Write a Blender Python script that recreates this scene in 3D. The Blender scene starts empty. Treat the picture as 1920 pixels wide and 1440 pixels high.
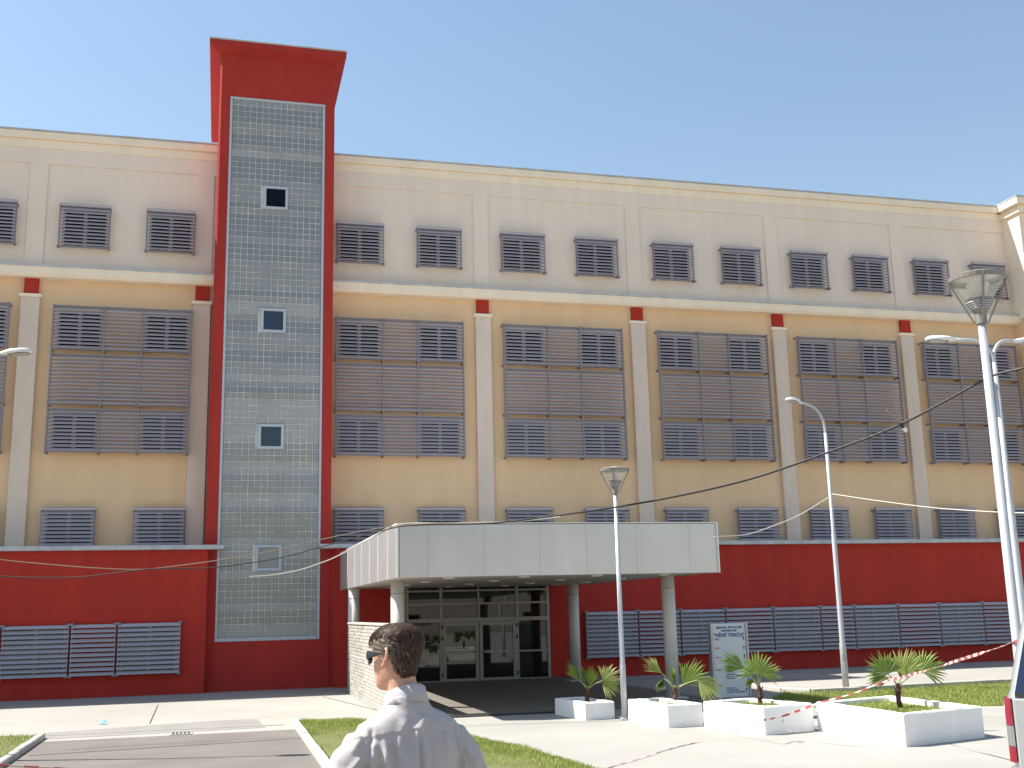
import bpy, math, random
import numpy as np
from mathutils import Vector, Matrix
random.seed(7); rng = np.random.default_rng(7)
R = math.radians
SC = bpy.context.scene
COL = SC.collection

# ------------------------------------------------------------------ camera
cam_d = bpy.data.cameras.new('camera'); cam = bpy.data.objects.new('camera', cam_d); COL.objects.link(cam)
cam_d.sensor_width = 36.0; cam_d.lens = 38.94; cam_d.clip_start = 0.1; cam_d.clip_end = 3000
rt = Vector((0.96759865, -0.25140224, -0.02344718)); up = Vector((-0.02812346, -0.19959311, 0.9794752)); fw = Vector((0.25092215, 0.94707946, 0.20019633))
cam.matrix_world = Matrix(((rt.x, up.x, -fw.x, 0.4836), (rt.y, up.y, -fw.y, -37.7065), (rt.z, up.z, -fw.z, 2.249), (0, 0, 0, 1)))
SC.camera = cam

# ------------------------------------------------------------------ sky, sun, exposure
SUN_AZ = R(-70.3); SUN_EL = R(53.4)
world = bpy.data.worlds.new('World'); SC.world = world; world.use_nodes = True
wn = world.node_tree
sky = wn.nodes.new('ShaderNodeTexSky'); sky.sky_type = 'NISHITA'; sky.sun_disc = False
sky.sun_elevation = SUN_EL; sky.sun_rotation = SUN_AZ; sky.altitude = 100; sky.air_density = 1.5; sky.dust_density = 0.8; sky.ozone_density = 1.2
wn.nodes['Background'].inputs[1].default_value = 0.082
wn.links.new(sky.outputs[0], wn.nodes['Background'].inputs[0])
sd = bpy.data.lights.new('sun', 'SUN'); sd.energy = 5.0; sd.angle = R(0.53); sd.color = (1.0, 0.955, 0.88)
sun = bpy.data.objects.new('sun', sd); COL.objects.link(sun)
to_sun = Vector((math.sin(SUN_AZ) * math.cos(SUN_EL), math.cos(SUN_AZ) * math.cos(SUN_EL), math.sin(SUN_EL)))
sun.rotation_euler = to_sun.to_track_quat('Z', 'Y').to_euler(); sun.location = (-30, 20, 60)
SC.view_settings.view_transform = 'Standard'; SC.view_settings.look = 'None'; SC.view_settings.gamma = 1.0
SC.view_settings.exposure = 1.08
SC.render.engine = 'CYCLES'
SC.cycles.max_bounces = 8

# ------------------------------------------------------------------ materials
MATS = {}
def mat(name, col, rough=0.7, metal=0.0, var=0.0, vscale=3.0, bump=0.0, bscale=60.0, ior=1.45, coat=0.0, col2=None, detail=5.0, spec=None, stretch=None, streak=0.0):
    """Principled surface; var mixes towards col2 (or a darker/lighter tone) by noise, bump adds fine relief."""
    m = bpy.data.materials.new(name); m.use_nodes = True; MATS[name] = m
    nt = m.node_tree; b = nt.nodes['Principled BSDF']
    b.inputs['Base Color'].default_value = (*col, 1); b.inputs['Roughness'].default_value = rough; b.inputs['Metallic'].default_value = metal
    b.inputs['IOR'].default_value = ior; b.inputs['Coat Weight'].default_value = coat
    if spec is not None: b.inputs['Specular IOR Level'].default_value = spec
    tc = nt.nodes.new('ShaderNodeTexCoord'); src = tc.outputs['Object']
    if stretch:
        mp = nt.nodes.new('ShaderNodeMapping'); mp.inputs['Scale'].default_value = stretch
        nt.links.new(src, mp.inputs['Vector']); src = mp.outputs[0]
    if var > 0:
        n1 = nt.nodes.new('ShaderNodeTexNoise'); n1.inputs['Scale'].default_value = vscale; n1.inputs['Detail'].default_value = detail; n1.inputs['Roughness'].default_value = 0.6
        nt.links.new(src, n1.inputs['Vector'])
        cr = nt.nodes.new('ShaderNodeValToRGB'); cr.color_ramp.elements[0].position = 0.32; cr.color_ramp.elements[1].position = 0.68
        c2 = col2 if col2 else tuple(c * 0.7 for c in col)
        a = tuple(c + (d - c) * var for c, d in zip(col, c2))
        cr.color_ramp.elements[0].color = (*a, 1); cr.color_ramp.elements[1].color = (*col, 1)
        nt.links.new(n1.outputs['Fac'], cr.inputs['Fac']); nt.links.new(cr.outputs[0], b.inputs['Base Color'])
    if streak > 0:
        mp2 = nt.nodes.new('ShaderNodeMapping'); mp2.inputs['Scale'].default_value = (1.1, 1.1, 0.13); nt.links.new(tc.outputs['Object'], mp2.inputs['Vector'])
        n3 = nt.nodes.new('ShaderNodeTexNoise'); n3.inputs['Scale'].default_value = 1.6; n3.inputs['Detail'].default_value = 8; n3.inputs['Roughness'].default_value = 0.65; nt.links.new(mp2.outputs[0], n3.inputs['Vector'])
        r3 = nt.nodes.new('ShaderNodeValToRGB'); r3.color_ramp.elements[0].position = 0.42; r3.color_ramp.elements[1].position = 0.62; v = 1 - streak
        r3.color_ramp.elements[0].color = (v, v, v, 1); r3.color_ramp.elements[1].color = (1, 1, 1, 1); nt.links.new(n3.outputs['Fac'], r3.inputs['Fac'])
        mm = nt.nodes.new('ShaderNodeMix'); mm.data_type = 'RGBA'; mm.blend_type = 'MULTIPLY'; mm.inputs[0].default_value = 1.0
        nt.links.new(b.inputs['Base Color'].links[0].from_socket, mm.inputs[6]); nt.links.new(r3.outputs[0], mm.inputs[7]); nt.links.new(mm.outputs[2], b.inputs['Base Color'])
    if bump > 0:
        n2 = nt.nodes.new('ShaderNodeTexNoise'); n2.inputs['Scale'].default_value = bscale; n2.inputs['Detail'].default_value = 3
        nt.links.new(tc.outputs['Object'], n2.inputs['Vector'])
        bp = nt.nodes.new('ShaderNodeBump'); bp.inputs['Strength'].default_value = bump; bp.inputs['Distance'].default_value = 0.02
        nt.links.new(n2.outputs['Fac'], bp.inputs['Height']); nt.links.new(bp.outputs[0], b.inputs['Normal'])
    return m
def leaf_mat(name, col, col2, vscale=4):
    m = mat(name, col, 0.5, var=1.0, vscale=vscale, col2=col2)
    nt = m.node_tree; b = nt.nodes['Principled BSDF']; out = nt.nodes['Material Output']
    tr = nt.nodes.new('ShaderNodeBsdfTranslucent'); mx = nt.nodes.new('ShaderNodeMixShader'); mx.inputs[0].default_value = 0.3
    src = b.inputs['Base Color'].links[0].from_socket
    nt.links.new(src, tr.inputs['Color']); nt.links.new(b.outputs[0], mx.inputs[1]); nt.links.new(tr.outputs[0], mx.inputs[2]); nt.links.new(mx.outputs[0], out.inputs[0])
    return m
mat('upper_plaster', (0.81, 0.68, 0.575), 0.9, var=0.35, vscale=0.5, bump=0.25, bscale=55, col2=(0.75, 0.63, 0.54), streak=0.05)
mat('yellow_plaster', (0.77, 0.53, 0.325), 0.9, var=0.35, vscale=0.45, bump=0.25, bscale=55, col2=(0.72, 0.50, 0.31), streak=0.06)
mat('cream_plaster', (0.88, 0.74, 0.58), 0.9, var=0.35, vscale=0.8, bump=0.2, bscale=55, col2=(0.82, 0.69, 0.54), streak=0.06)
mat('pilaster_plaster', (0.72, 0.59, 0.49), 0.9, var=0.3, vscale=0.8, bump=0.2, bscale=55, streak=0.07)
mat('red_plaster', (0.44, 0.035, 0.024), 0.8, var=0.35, vscale=0.6, bump=0.25, bscale=50, col2=(0.36, 0.030, 0.022), spec=0.3, streak=0.11)
mat('red_tower_plaster', (0.41, 0.036, 0.028), 0.85, var=0.2, vscale=0.6, bump=0.2, bscale=50, spec=0.3, streak=0.12)
mat('coping_metal', (0.52, 0.53, 0.55), 0.5, var=0.3, vscale=1.5, streak=0.2)
mat('louvre_grey', (0.44, 0.40, 0.44), 0.45, var=0.3, vscale=2.0)
mat('louvre_post', (0.22, 0.195, 0.215), 0.5)
mat('base_louvre', (0.41, 0.41, 0.46), 0.42, var=0.25, vscale=2.0)
mat('window_frame', (0.36, 0.34, 0.38), 0.5)
mat('window_glass', (0.004, 0.005, 0.012), 0.06, ior=1.22, var=0.3, vscale=0.3)
mat('bright_glass', (0.012, 0.02, 0.05), 0.05, ior=1.6)
mat('entrance_glass', (0.010, 0.010, 0.010), 0.012, ior=1.62)
mat('alu_frame', (0.30, 0.285, 0.265), 0.4, metal=0.2)
mat('dark_rubber', (0.015, 0.015, 0.016), 0.6)
mat('block_a', (0.22, 0.24, 0.265), 0.3, var=0.6, vscale=22, bump=0.5, bscale=30, ior=1.5)
mat('block_b', (0.275, 0.29, 0.305), 0.3, var=0.6, vscale=22, bump=0.5, bscale=30, ior=1.5)
mat('block_c', (0.35, 0.355, 0.355), 0.3, var=0.6, vscale=22, bump=0.5, bscale=30, ior=1.5)
mat('block_d', (0.30, 0.295, 0.275), 0.3, var=0.7, vscale=22, bump=0.5, bscale=30, ior=1.5)
mat('block_mortar', (0.72, 0.70, 0.63), 0.85, var=0.8, vscale=1.6, col2=(0.30, 0.32, 0.33))
mat('block_frame', (0.42, 0.46, 0.52), 0.5)
mat('fascia_panel', (0.62, 0.60, 0.585), 0.38, metal=0.7, var=0.2, vscale=1.2, streak=0.05)
mat('fascia_trim', (0.75, 0.75, 0.74), 0.5)
mat('soffit', (0.52, 0.47, 0.42), 0.6, var=0.2, vscale=1.0)
mat('column_paint', (0.60, 0.58, 0.55), 0.5, var=0.2, vscale=2)
mat('lamp_disc', (0.8, 0.8, 0.76), 0.4)
mat('stone_brick', (0.33, 0.315, 0.29), 0.85, var=0.7, vscale=6, bump=0.5, bscale=50, col2=(0.24, 0.225, 0.205))
mat('stone_brick_pale', (0.41, 0.395, 0.36), 0.85, var=0.6, vscale=6, bump=0.5, bscale=50, col2=(0.31, 0.295, 0.265))
mat('brick_mortar', (0.12, 0.115, 0.11), 0.95, bump=0.3, bscale=80)
mat('concrete', (0.33, 0.315, 0.285), 0.9, var=0.9, vscale=0.3, bump=0.35, bscale=35, col2=(0.27, 0.26, 0.235), detail=9)
mat('concrete_patch', (0.25, 0.24, 0.22), 0.9, var=0.7, vscale=0.8, bump=0.35, bscale=35, detail=8)
mat('kerb_concrete', (0.50, 0.47, 0.42), 0.9, var=0.7, vscale=2.5, bump=0.4, bscale=50)
mat('joint_dark', (0.06, 0.055, 0.05), 0.95)
mat('asphalt', (0.175, 0.16, 0.142), 0.92, var=0.8, vscale=0.8, bump=0.6, bscale=90, col2=(0.125, 0.115, 0.105), detail=9)
mat('shaded_platform', (0.17, 0.155, 0.13), 0.8, var=0.7, vscale=1.2, bump=0.3, bscale=40)  # platform floor, colour darkened to carry the deep shade under the canopy
mat('soil', (0.13, 0.16, 0.04), 0.95, var=1.0, vscale=7, bump=0.6, bscale=40, col2=(0.12, 0.10, 0.05))
mat('far_ground', (0.20, 0.19, 0.16), 0.95, var=0.8, vscale=0.08, bump=0.3, bscale=20)
leaf_mat('grass_blade', (0.36, 0.39, 0.10), (0.21, 0.27, 0.05), 1.4)
leaf_mat('palm_leaf', (0.25, 0.33, 0.075), (0.14, 0.23, 0.04), 6)
leaf_mat('palm_leaf_pale', (0.42, 0.44, 0.17), (0.27, 0.34, 0.09), 6)
mat('palm_stem', (0.30, 0.33, 0.14), 0.6)
mat('palm_trunk', (0.12, 0.06, 0.045), 0.9, var=0.9, vscale=25, bump=0.9, bscale=60)
mat('white_paint', (0.86, 0.85, 0.83), 0.75, var=0.25, vscale=3, bump=0.35, bscale=30, col2=(0.66, 0.66, 0.66), streak=0.04)
mat('galvanised', (0.50, 0.51, 0.53), 0.45, metal=0.35, var=0.4, vscale=5)
mat('lantern_metal', (0.22, 0.20, 0.18), 0.5, metal=0.2)
mat('lamp_white', (0.72, 0.72, 0.72), 0.45)
mat('lens_plastic', (0.45, 0.44, 0.42), 0.15)
mat('sign_white', (0.66, 0.68, 0.72), 0.35, var=0.1, vscale=2)
mat('ink_blue', (0.03, 0.045, 0.28), 0.5)
mat('ink_red', (0.45, 0.03, 0.06), 0.5)
mat('ink_black', (0.02, 0.02, 0.025), 0.5)
mat('cable_black', (0.035, 0.03, 0.028), 0.6)
mat('cable_brown', (0.30, 0.22, 0.16), 0.7)
mat('cable_white', (0.62, 0.58, 0.50), 0.6)
mat('tape_red', (0.42, 0.06, 0.05), 0.45)
mat('tape_white', (0.6, 0.57, 0.54), 0.45)
mat('plastic_blue', (0.12, 0.45, 0.62), 0.3)
mat('skin', (0.56, 0.31, 0.21), 0.55, var=0.35, vscale=25, col2=(0.46, 0.22, 0.15), bump=0.1, bscale=300)
MATS['skin'].node_tree.nodes['Principled BSDF'].inputs['Subsurface Weight'].default_value = 0.08
mat('hair_brown', (0.036, 0.017, 0.010), 0.55, spec=0.35)
mat('hair_light', (0.10, 0.055, 0.028), 0.5, spec=0.35)
mat('hair_grey', (0.27, 0.23, 0.18), 0.5, spec=0.35)
mat('shirt_cotton', (0.43, 0.40, 0.395), 0.85, bump=0.25, bscale=220, var=0.1, vscale=5)
mat('trouser_cloth', (0.035, 0.037, 0.05), 0.9, bump=0.3, bscale=300)
mat('shoe_leather', (0.025, 0.02, 0.018), 0.4)
mat('sunglass', (0.01, 0.009, 0.012), 0.08, ior=1.6)
mat('car_paint', (0.50, 0.52, 0.52), 0.28, metal=0.55, coat=0.6)
mat('car_glass', (0.012, 0.016, 0.05), 0.03, ior=1.7)
mat('car_plastic', (0.03, 0.03, 0.032), 0.6)
mat('light_red', (0.20, 0.006, 0.025), 0.12, coat=0.5)
mat('light_clear', (0.17, 0.165, 0.175), 0.12, coat=0.5)
mat('tyre_rubber', (0.02, 0.02, 0.02), 0.85)
mat('wheel_rim', (0.45, 0.45, 0.46), 0.35, metal=0.7)
mat('beige_wall', (0.58, 0.52, 0.42), 0.9, var=0.4, vscale=0.4, bump=0.2, bscale=40)
# clear lantern glazing
m = bpy.data.materials.new('lantern_glass'); m.use_nodes = True; MATS['lantern_glass'] = m
_b = m.node_tree.nodes['Principled BSDF']; _b.inputs['Base Color'].default_value = (0.92, 0.9, 0.84, 1); _b.inputs['Roughness'].default_value = 0.08; _b.inputs['Transmission Weight'].default_value = 0.0
_tr = m.node_tree.nodes.new('ShaderNodeBsdfTransparent'); _tr.inputs[0].default_value = (0.93, 0.91, 0.86, 1)
_mx = m.node_tree.nodes.new('ShaderNodeMixShader'); _mx.inputs[0].default_value = 0.28
m.node_tree.links.new(_tr.outputs[0], _mx.inputs[1]); m.node_tree.links.new(_b.outputs[0], _mx.inputs[2]); m.node_tree.links.new(_mx.outputs[0], m.node_tree.nodes['Material Output'].inputs[0])

# ------------------------------------------------------------------ mesh helpers
def make_obj(name, me, parent=None, loc=(0, 0, 0)):
    o = bpy.data.objects.new(name, me); COL.objects.link(o); o.location = loc
    if parent is not None: o.parent = parent
    return o
def tag(o, label=None, cat=None, group=None, kind=None):
    if label: o['label'] = label
    if cat: o['category'] = cat
    if group: o['group'] = group
    if kind: o['kind'] = kind
    return o
def thing(name, label, cat, loc=(0, 0, 0), group=None, rz=0.0):
    o = bpy.data.objects.new(name, None); COL.objects.link(o); o.location = loc; o.rotation_euler = (0, 0, rz); o.empty_display_size = 0.2
    return tag(o, label, cat, group)
class MB:
    def __init__(s): s.v = []; s.f = []; s.mi = []; s.cm = 0
    def add(s, vs, fs):
        n = len(s.v); s.v += [tuple(v) for v in vs]
        for f in fs: s.f.append(tuple(n + i for i in f)); s.mi.append(s.cm)
        return s
    def box(s, x0, x1, y0, y1, z0, z1):
        return s.add([(x0, y0, z0), (x1, y0, z0), (x1, y1, z0), (x0, y1, z0), (x0, y0, z1), (x1, y0, z1), (x1, y1, z1), (x0, y1, z1)],
                     [(0, 3, 2, 1), (4, 5, 6, 7), (0, 1, 5, 4), (1, 2, 6, 5), (2, 3, 7, 6), (3, 0, 4, 7)])
    def bbox(s, x0, x1, y0, y1, z0, z1, b=0.01):
        """box with chamfered edges all round"""
        vs = []
        for sx, X in ((1, x0), (-1, x1)):
            for sy, Y in ((1, y0), (-1, y1)):
                for sz, Z in ((1, z0), (-1, z1)):
                    vs += [(X, Y + sy * b, Z + sz * b), (X + sx * b, Y, Z + sz * b), (X + sx * b, Y + sy * b, Z)]
        I = lambda a, c, d, k: (a * 4 + c * 2 + d) * 3 + k
        F = []
        for a in (0, 1):
            F.append((I(a, 0, 0, 0), I(a, 1, 0, 0), I(a, 1, 1, 0), I(a, 0, 1, 0)))
            F.append((I(0, a, 0, 1), I(1, a, 0, 1), I(1, a, 1, 1), I(0, a, 1, 1)))
            F.append((I(0, 0, a, 2), I(1, 0, a, 2), I(1, 1, a, 2), I(0, 1, a, 2)))
            for c in (0, 1):
                F.append((I(a, c, 0, 0), I(a, c, 1, 0), I(a, c, 1, 1), I(a, c, 0, 1)))
                F.append((I(a, 0, c, 0), I(a, 1, c, 0), I(a, 1, c, 2), I(a, 0, c, 2)))
                F.append((I(0, a, c, 1), I(1, a, c, 1), I(1, a, c, 2), I(0, a, c, 2)))
                for d in (0, 1): F.append((I(a, c, d, 0), I(a, c, d, 1), I(a, c, d, 2)))
        cx = Vector(((x0 + x1) / 2, (y0 + y1) / 2, (z0 + z1) / 2)); G = []
        for f in F:
            p = [Vector(vs[i]) for i in f]; n = (p[1] - p[0]).cross(p[2] - p[0]); c = sum(p, Vector()) / len(p)
            G.append(f if n.dot(c - cx) > 0 else tuple(reversed(f)))
        return s.add(vs, G)
    def obox(s, c, ax, ay, az, hx, hy, hz):
        c = Vector(c); ax, ay, az = Vector(ax).normalized(), Vector(ay).normalized(), Vector(az).normalized()
        vs = [c + ax * (i * hx) + ay * (j * hy) + az * (k * hz) for k in (-1, 1) for i, j in ((-1, -1), (1, -1), (1, 1), (-1, 1))]
        return s.add(vs, [(0, 3, 2, 1), (4, 5, 6, 7), (0, 1, 5, 4), (1, 2, 6, 5), (2, 3, 7, 6), (3, 0, 4, 7)])
    def prism(s, poly, z0, z1):
        n = len(poly)
        area = sum(poly[i][0] * poly[(i + 1) % n][1] - poly[(i + 1) % n][0] * poly[i][1] for i in range(n))
        if area < 0: poly = poly[::-1]
        zz = lambda z, p: z(p) if callable(z) else z
        vs = [(p[0], p[1], zz(z0, p)) for p in poly] + [(p[0], p[1], zz(z1, p)) for p in poly]
        return s.add(vs, [tuple(range(n - 1, -1, -1)), tuple(range(n, 2 * n))] + [(i, (i + 1) % n, n + (i + 1) % n, n + i) for i in range(n)])
    def tube(s, pts, rad, n=8, caps=True):
        pts = [Vector(p) for p in pts]; m = len(pts); rad = rad if hasattr(rad, '__len__') else [rad] * m
        rings = []; prev = None
        for i, p in enumerate(pts):
            t = (pts[min(i + 1, m - 1)] - pts[max(i - 1, 0)]).normalized()
            if prev is None:
                a = Vector((0, 0, 1)) if abs(t.z) < 0.9 else Vector((1, 0, 0)); u = t.cross(a).normalized()
            else:
                u = (prev - t * prev.dot(t)).normalized()
            prev = u; w = t.cross(u)
            rr = rad[i] if hasattr(rad[i], '__len__') else (rad[i], rad[i])
            rings.append([p + u * (math.cos(2 * math.pi * k / n) * rr[0]) + w * (math.sin(2 * math.pi * k / n) * rr[1]) for k in range(n)])
        vs = [v for r_ in rings for v in r_]; fs = []
        for i in range(m - 1):
            for k in range(n): fs.append((i * n + k, i * n + (k + 1) % n, (i + 1) * n + (k + 1) % n, (i + 1) * n + k))
        if caps: fs += [tuple(range(n - 1, -1, -1)), tuple((m - 1) * n + k for k in range(n))]
        return s.add(vs, fs)
    def lathe(s, prof, c=(0, 0, 0), n=20, caps=True):
        vs = []; fs = []; m = len(prof)
        for r_, z in prof:
            for k in range(n): a = 2 * math.pi * k / n; vs.append((c[0] + r_ * math.cos(a), c[1] + r_ * math.sin(a), c[2] + z))
        for i in range(m - 1):
            for k in range(n): fs.append((i * n + k, i * n + (k + 1) % n, (i + 1) * n + (k + 1) % n, (i + 1) * n + k))
        if caps: fs += [tuple(range(n - 1, -1, -1)), tuple((m - 1) * n + k for k in range(n))]
        return s.add(vs, fs)
    def grid(s, P, closed_u=False, flip=False):
        """P[i][j] points; skin the grid"""
        m, n = len(P), len(P[0]); vs = [p for r_ in P for p in r_]; fs = []
        for i in range(m - 1):
            for j in range(n if closed_u else n - 1):
                q = (i * n + j, i * n + (j + 1) % n, (i + 1) * n + (j + 1) % n, (i + 1) * n + j)
                fs.append(tuple(reversed(q)) if flip else q)
        return s.add(vs, fs)
    def mesh(s, name, mats, off=(0, 0, 0), smooth=False):
        me = bpy.data.meshes.new(name)
        me.from_pydata([(v[0] - off[0], v[1] - off[1], v[2] - off[2]) for v in s.v], [], s.f)
        mats = [mats] if isinstance(mats, str) else mats
        for k in mats: me.materials.append(MATS[k])
        if len(mats) > 1: me.polygons.foreach_set('material_index', s.mi)
        if smooth: me.polygons.foreach_set('use_smooth', [True] * len(me.polygons))
        me.update(); return me
    def build(s, name, mats, parent=None, smooth=False, world=True):
        """world=True: vertices are in world space and are re-based on the top-level empty"""
        off = (0, 0, 0)
        if world and parent is not None:
            root = parent
            while root.parent is not None: root = root.parent
            off = root.location
        return make_obj(name, s.mesh(name, mats, off, smooth), parent)
def bez(pts, n=10):
    """Catmull-Rom through points"""
    P = [Vector(p) for p in pts]; P = [P[0] * 2 - P[1]] + P + [P[-1] * 2 - P[-2]]; out = []
    for i in range(1, len(P) - 2):
        for k in range(n):
            t = k / n; a, b, c, d = P[i - 1], P[i], P[i + 1], P[i + 2]
            out.append(0.5 * ((2 * b) + (c - a) * t + (2 * a - 5 * b + 4 * c - d) * t * t + (3 * b - a - 3 * c + d) * t ** 3))
    out.append(P[-2]); return out
def sstep(a, b, x): t = min(1, max(0, (x - a) / (b - a))); return t * t * (3 - 2 * t)
def zg(y): return 0.46 * min(1.0, max(0.0, (-22.5 - y) / 11.0))

# ================================================================== SETTING: ground, road, pavements, lawns
YS = [500, 100, 0, -22.5, -25, -28, -31, -33.5, -40, -60, -150, -500]
g = MB(); XS = [-500, -60, -20, 20, 60, 500]
g.grid([[(x, y, zg(y) - 0.03) for x in XS] for y in YS], flip=True)
tag(g.build('ground', 'far_ground'), kind='structure')
def strip(name, x0, x1, y0, y1, dz, m_, parent=None):
    ys = sorted([y for y in YS if y0 < y < y1] + [y0, y1]); s = MB()
    s.grid([[(x0, y, zg(y) + dz), (x1, y, zg(y) + dz)] for y in ys]); return s.build(name, m_, parent)
pav = tag(strip('pavement', -60, 60, -58, 6, 0.0, 'concrete'), kind='structure')
road = tag(strip('road', -2.72, 2.1, -58, -14.08, 0.004, 'asphalt'), kind='structure')
# service road edge patch, expansion joints, drain channel
p = MB(); p.prism([(-2.9, -12.3), (0.5, -11.2), (1.4, -11.3), (1.5, -13.4), (-2.9, -13.6)], 0.0005, 0.0045); p.build('concrete_patch', 'concrete_patch', pav)
jb = lambda x0, y0, x1, y1, w=0.012: MB().obox(((x0 + x1) / 2, (y0 + y1) / 2, 0.004), (x1 - x0, y1 - y0, 0), (-(y1 - y0), x1 - x0, 0), (0, 0, 1), math.hypot(x1 - x0, y1 - y0) / 2, w, 0.003)
for q in [(-1.0, -5.6, -0.9, -11.2), (3.4, -5.2, 4.2, -10.5), (-7, -12.9, 1.9, -13.0), (-14, -9, -5, -8.6), (14.5, -6.5, 22, -6.2), (-12, -5.4, -12, -12.5)]:
    jb(*q).build('expansion_joint', 'joint_dark', pav)
p = MB(); p.obox((-0.2, -16.1, 0.0062), (1, 0.12, 0), (-0.12, 1, 0), (0, 0, 1), 2.4, 0.012, 0.003); p.build('asphalt_seam', 'joint_dark', road)
# kerbs: runs of single kerb stones
def kerb_run(pts, h=0.11, w=0.13, root=None, dz=0.0):
    for i in range(len(pts) - 1):
        a, b = Vector((*pts[i], 0)), Vector((*pts[i + 1], 0)); L = (b - a).length; n = max(1, round(L / 1.0)); d = (b - a) / L
        for k in range(n):
            p0 = a + d * (L * k / n + 0.006); p1 = a + d * (L * (k + 1) / n - 0.006); c = (p0 + p1) / 2
            z = zg(c.y); jit = random.uniform(-0.006, 0.006)
            nrm = Vector((-d.y, d.x, 0)); s = MB(); lo = z - 0.05; hi = z + h + jit; b_ = 0.018
            P0 = [p0 + nrm * t for t in (-w / 2, -w / 2, -w / 2 + b_, w / 2 - b_, w / 2, w / 2)]; P1 = [p1 + nrm * t for t in (-w / 2, -w / 2, -w / 2 + b_, w / 2 - b_, w / 2, w / 2)]
            Z = [lo, hi - b_, hi, hi, hi - b_, lo]
            s.add([(q.x, q.y, zz) for q, zz in zip(P0, Z)] + [(q.x, q.y, zz) for q, zz in zip(P1, Z)], [(i2, i2 + 1, i2 + 7, i2 + 6) for i2 in range(5)] + [(0, 6, 11, 5), (5, 4, 3, 2, 1, 0), (6, 7, 8, 9, 10, 11)])
            s.build('kerb_stone', 'kerb_concrete', root)
def kerb_root(): 
    o = bpy.data.objects.new('kerb', None); COL.objects.link(o); o['kind'] = 'structure'; return o
LL = [(-2.78, -13.5), (-2.95, -13.2), (-3.4, -13.05), (-9, -13.0), (-9, -24), (-2.85, -24), (-2.78, -17)]
kerb_run([(-2.8, -13.4), (-2.8, -24)], root=kerb_root())
CLN = [(2.2, -12.95), (3.3, -12.9), (4.05, -14.4), (4.9, -17.2), (5.35, -19.3), (5.6, -21.6), (5.7, -26), (2.3, -26), (2.2, -17)]
kr = kerb_root(); kerb_run([(2.12, -12.85), (2.12, -26)], root=kr)
kr = kerb_root(); kerb_run([(14.75, -8.4), (14.75, -10.6), (15.1, -11.45), (30, -10.4)], h=0.12, root=kr); kerb_run([(13.2, -15.6), (16.6, -16.85), (30, -16.9)], h=0.02, root=kerb_root())
RLN = [(14.83, -10.6), (15.15, -11.5), (30, -10.5), (30, -16.8), (16.6, -16.8), (13.3, -15.5), (13.0, -13.0)]
def inside(poly, X, Y):
    c = np.zeros(len(X), bool); n = len(poly)
    for i in range(n):
        x0, y0 = poly[i]; x1, y1 = poly[(i + 1) % n]
        if y0 == y1: continue
        t = ((y0 > Y) != (y1 > Y)) & (X < (x1 - x0) * (Y - y0) / (y1 - y0) + x0); c ^= t
    return c
def grass(name, poly, n, h, zf, label, group='grass', parent=None, off=(0, 0, 0)):
    P = np.array(poly); lo, hi = P.min(0), P.max(0); X = []; 
    a = rng.uniform(lo, hi, (int(n * 2.6), 2)); a = a[inside(poly, a[:, 0], a[:, 1])][:n]; k = len(a)
    th = rng.uniform(0, 2 * np.pi, k); clump = 0.65 + 0.35 * np.sin(a[:, 0] * 3.1 + 1.3) * np.sin(a[:, 1] * 2.3) + rng.normal(0, 0.12, k)
    hh = h * np.clip(clump, 0.6, 1.3) * rng.uniform(0.6, 1.25, k); ww = rng.uniform(0.004, 0.009, k); le = rng.normal(0, 0.45, (k, 2)) * hh[:, None]
    z = np.array([zf(y) for y in a[:, 1]])
    V = np.zeros((k, 3, 3)); dx, dy = np.cos(th) * ww, np.sin(th) * ww
    V[:, 0] = np.c_[a[:, 0] - dx, a[:, 1] - dy, z]; V[:, 1] = np.c_[a[:, 0] + dx, a[:, 1] + dy, z]; V[:, 2] = np.c_[a[:, 0] + le[:, 0], a[:, 1] + le[:, 1], z + hh]
    me = bpy.data.meshes.new(name); me.from_pydata((V.reshape(-1, 3) - np.array(off)).tolist(), [], np.arange(3 * k).reshape(-1, 3).tolist()); me.materials.append(MATS['grass_blade'])
    o = make_obj(name, me, parent); return tag(o, label, None if parent else 'grass', None, 'stuff')
for nm, poly, n, lab in (('left', LL, 26000, 'short grass patch left of the asphalt road'), ('centre', CLN, 100000, 'grass verge behind the man, right of the asphalt road'), ('right', RLN, 60000, 'long grass strip behind the largest planter')):
    s = MB(); top = 0.05 if nm != 'right' else 0.006
    s.prism(poly, lambda q: zg(q[1]) - 0.02, lambda q: zg(q[1]) + top); tag(s.build('lawn', 'soil'), kind='structure')
    grass('grass', poly, n, 0.085 if nm != 'right' else 0.11, lambda y: zg(y) + top - 0.004, lab)

# ================================================================== BUILDING
SLAT_CACHE = {}
def slat_mesh(L, m_, wd=0.13):
    k = (round(L, 3), m_, wd)
    if k not in SLAT_CACHE:
        s = MB(); c = math.cos(R(41)); c2 = math.sin(R(41)); s.obox((0, 0, 0), (1, 0, 0), (0, c, c2), (0, -c2, c), L / 2, wd / 2, 0.008); SLAT_CACHE[k] = s.mesh('slat', m_)
    return SLAT_CACHE[k]
def add_slats(panel, root, x0, x1, z0, z1, yc, n, m_, single=True):
    L = x1 - x0; pitch = (z1 - z0) / n; zs = [z0 + pitch * (i + 0.5) for i in range(n)]
    if single:
        for z in zs:
            o = make_obj('slat', slat_mesh(L, m_), panel, ((x0 + x1) / 2 - root.location.x, yc - root.location.y, z - root.location.z)); o.rotation_euler = (random.uniform(-0.02, 0.02), 0, 0)
        return None
    return [((x0 + x1) / 2, yc, z, L) for z in zs]
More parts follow.
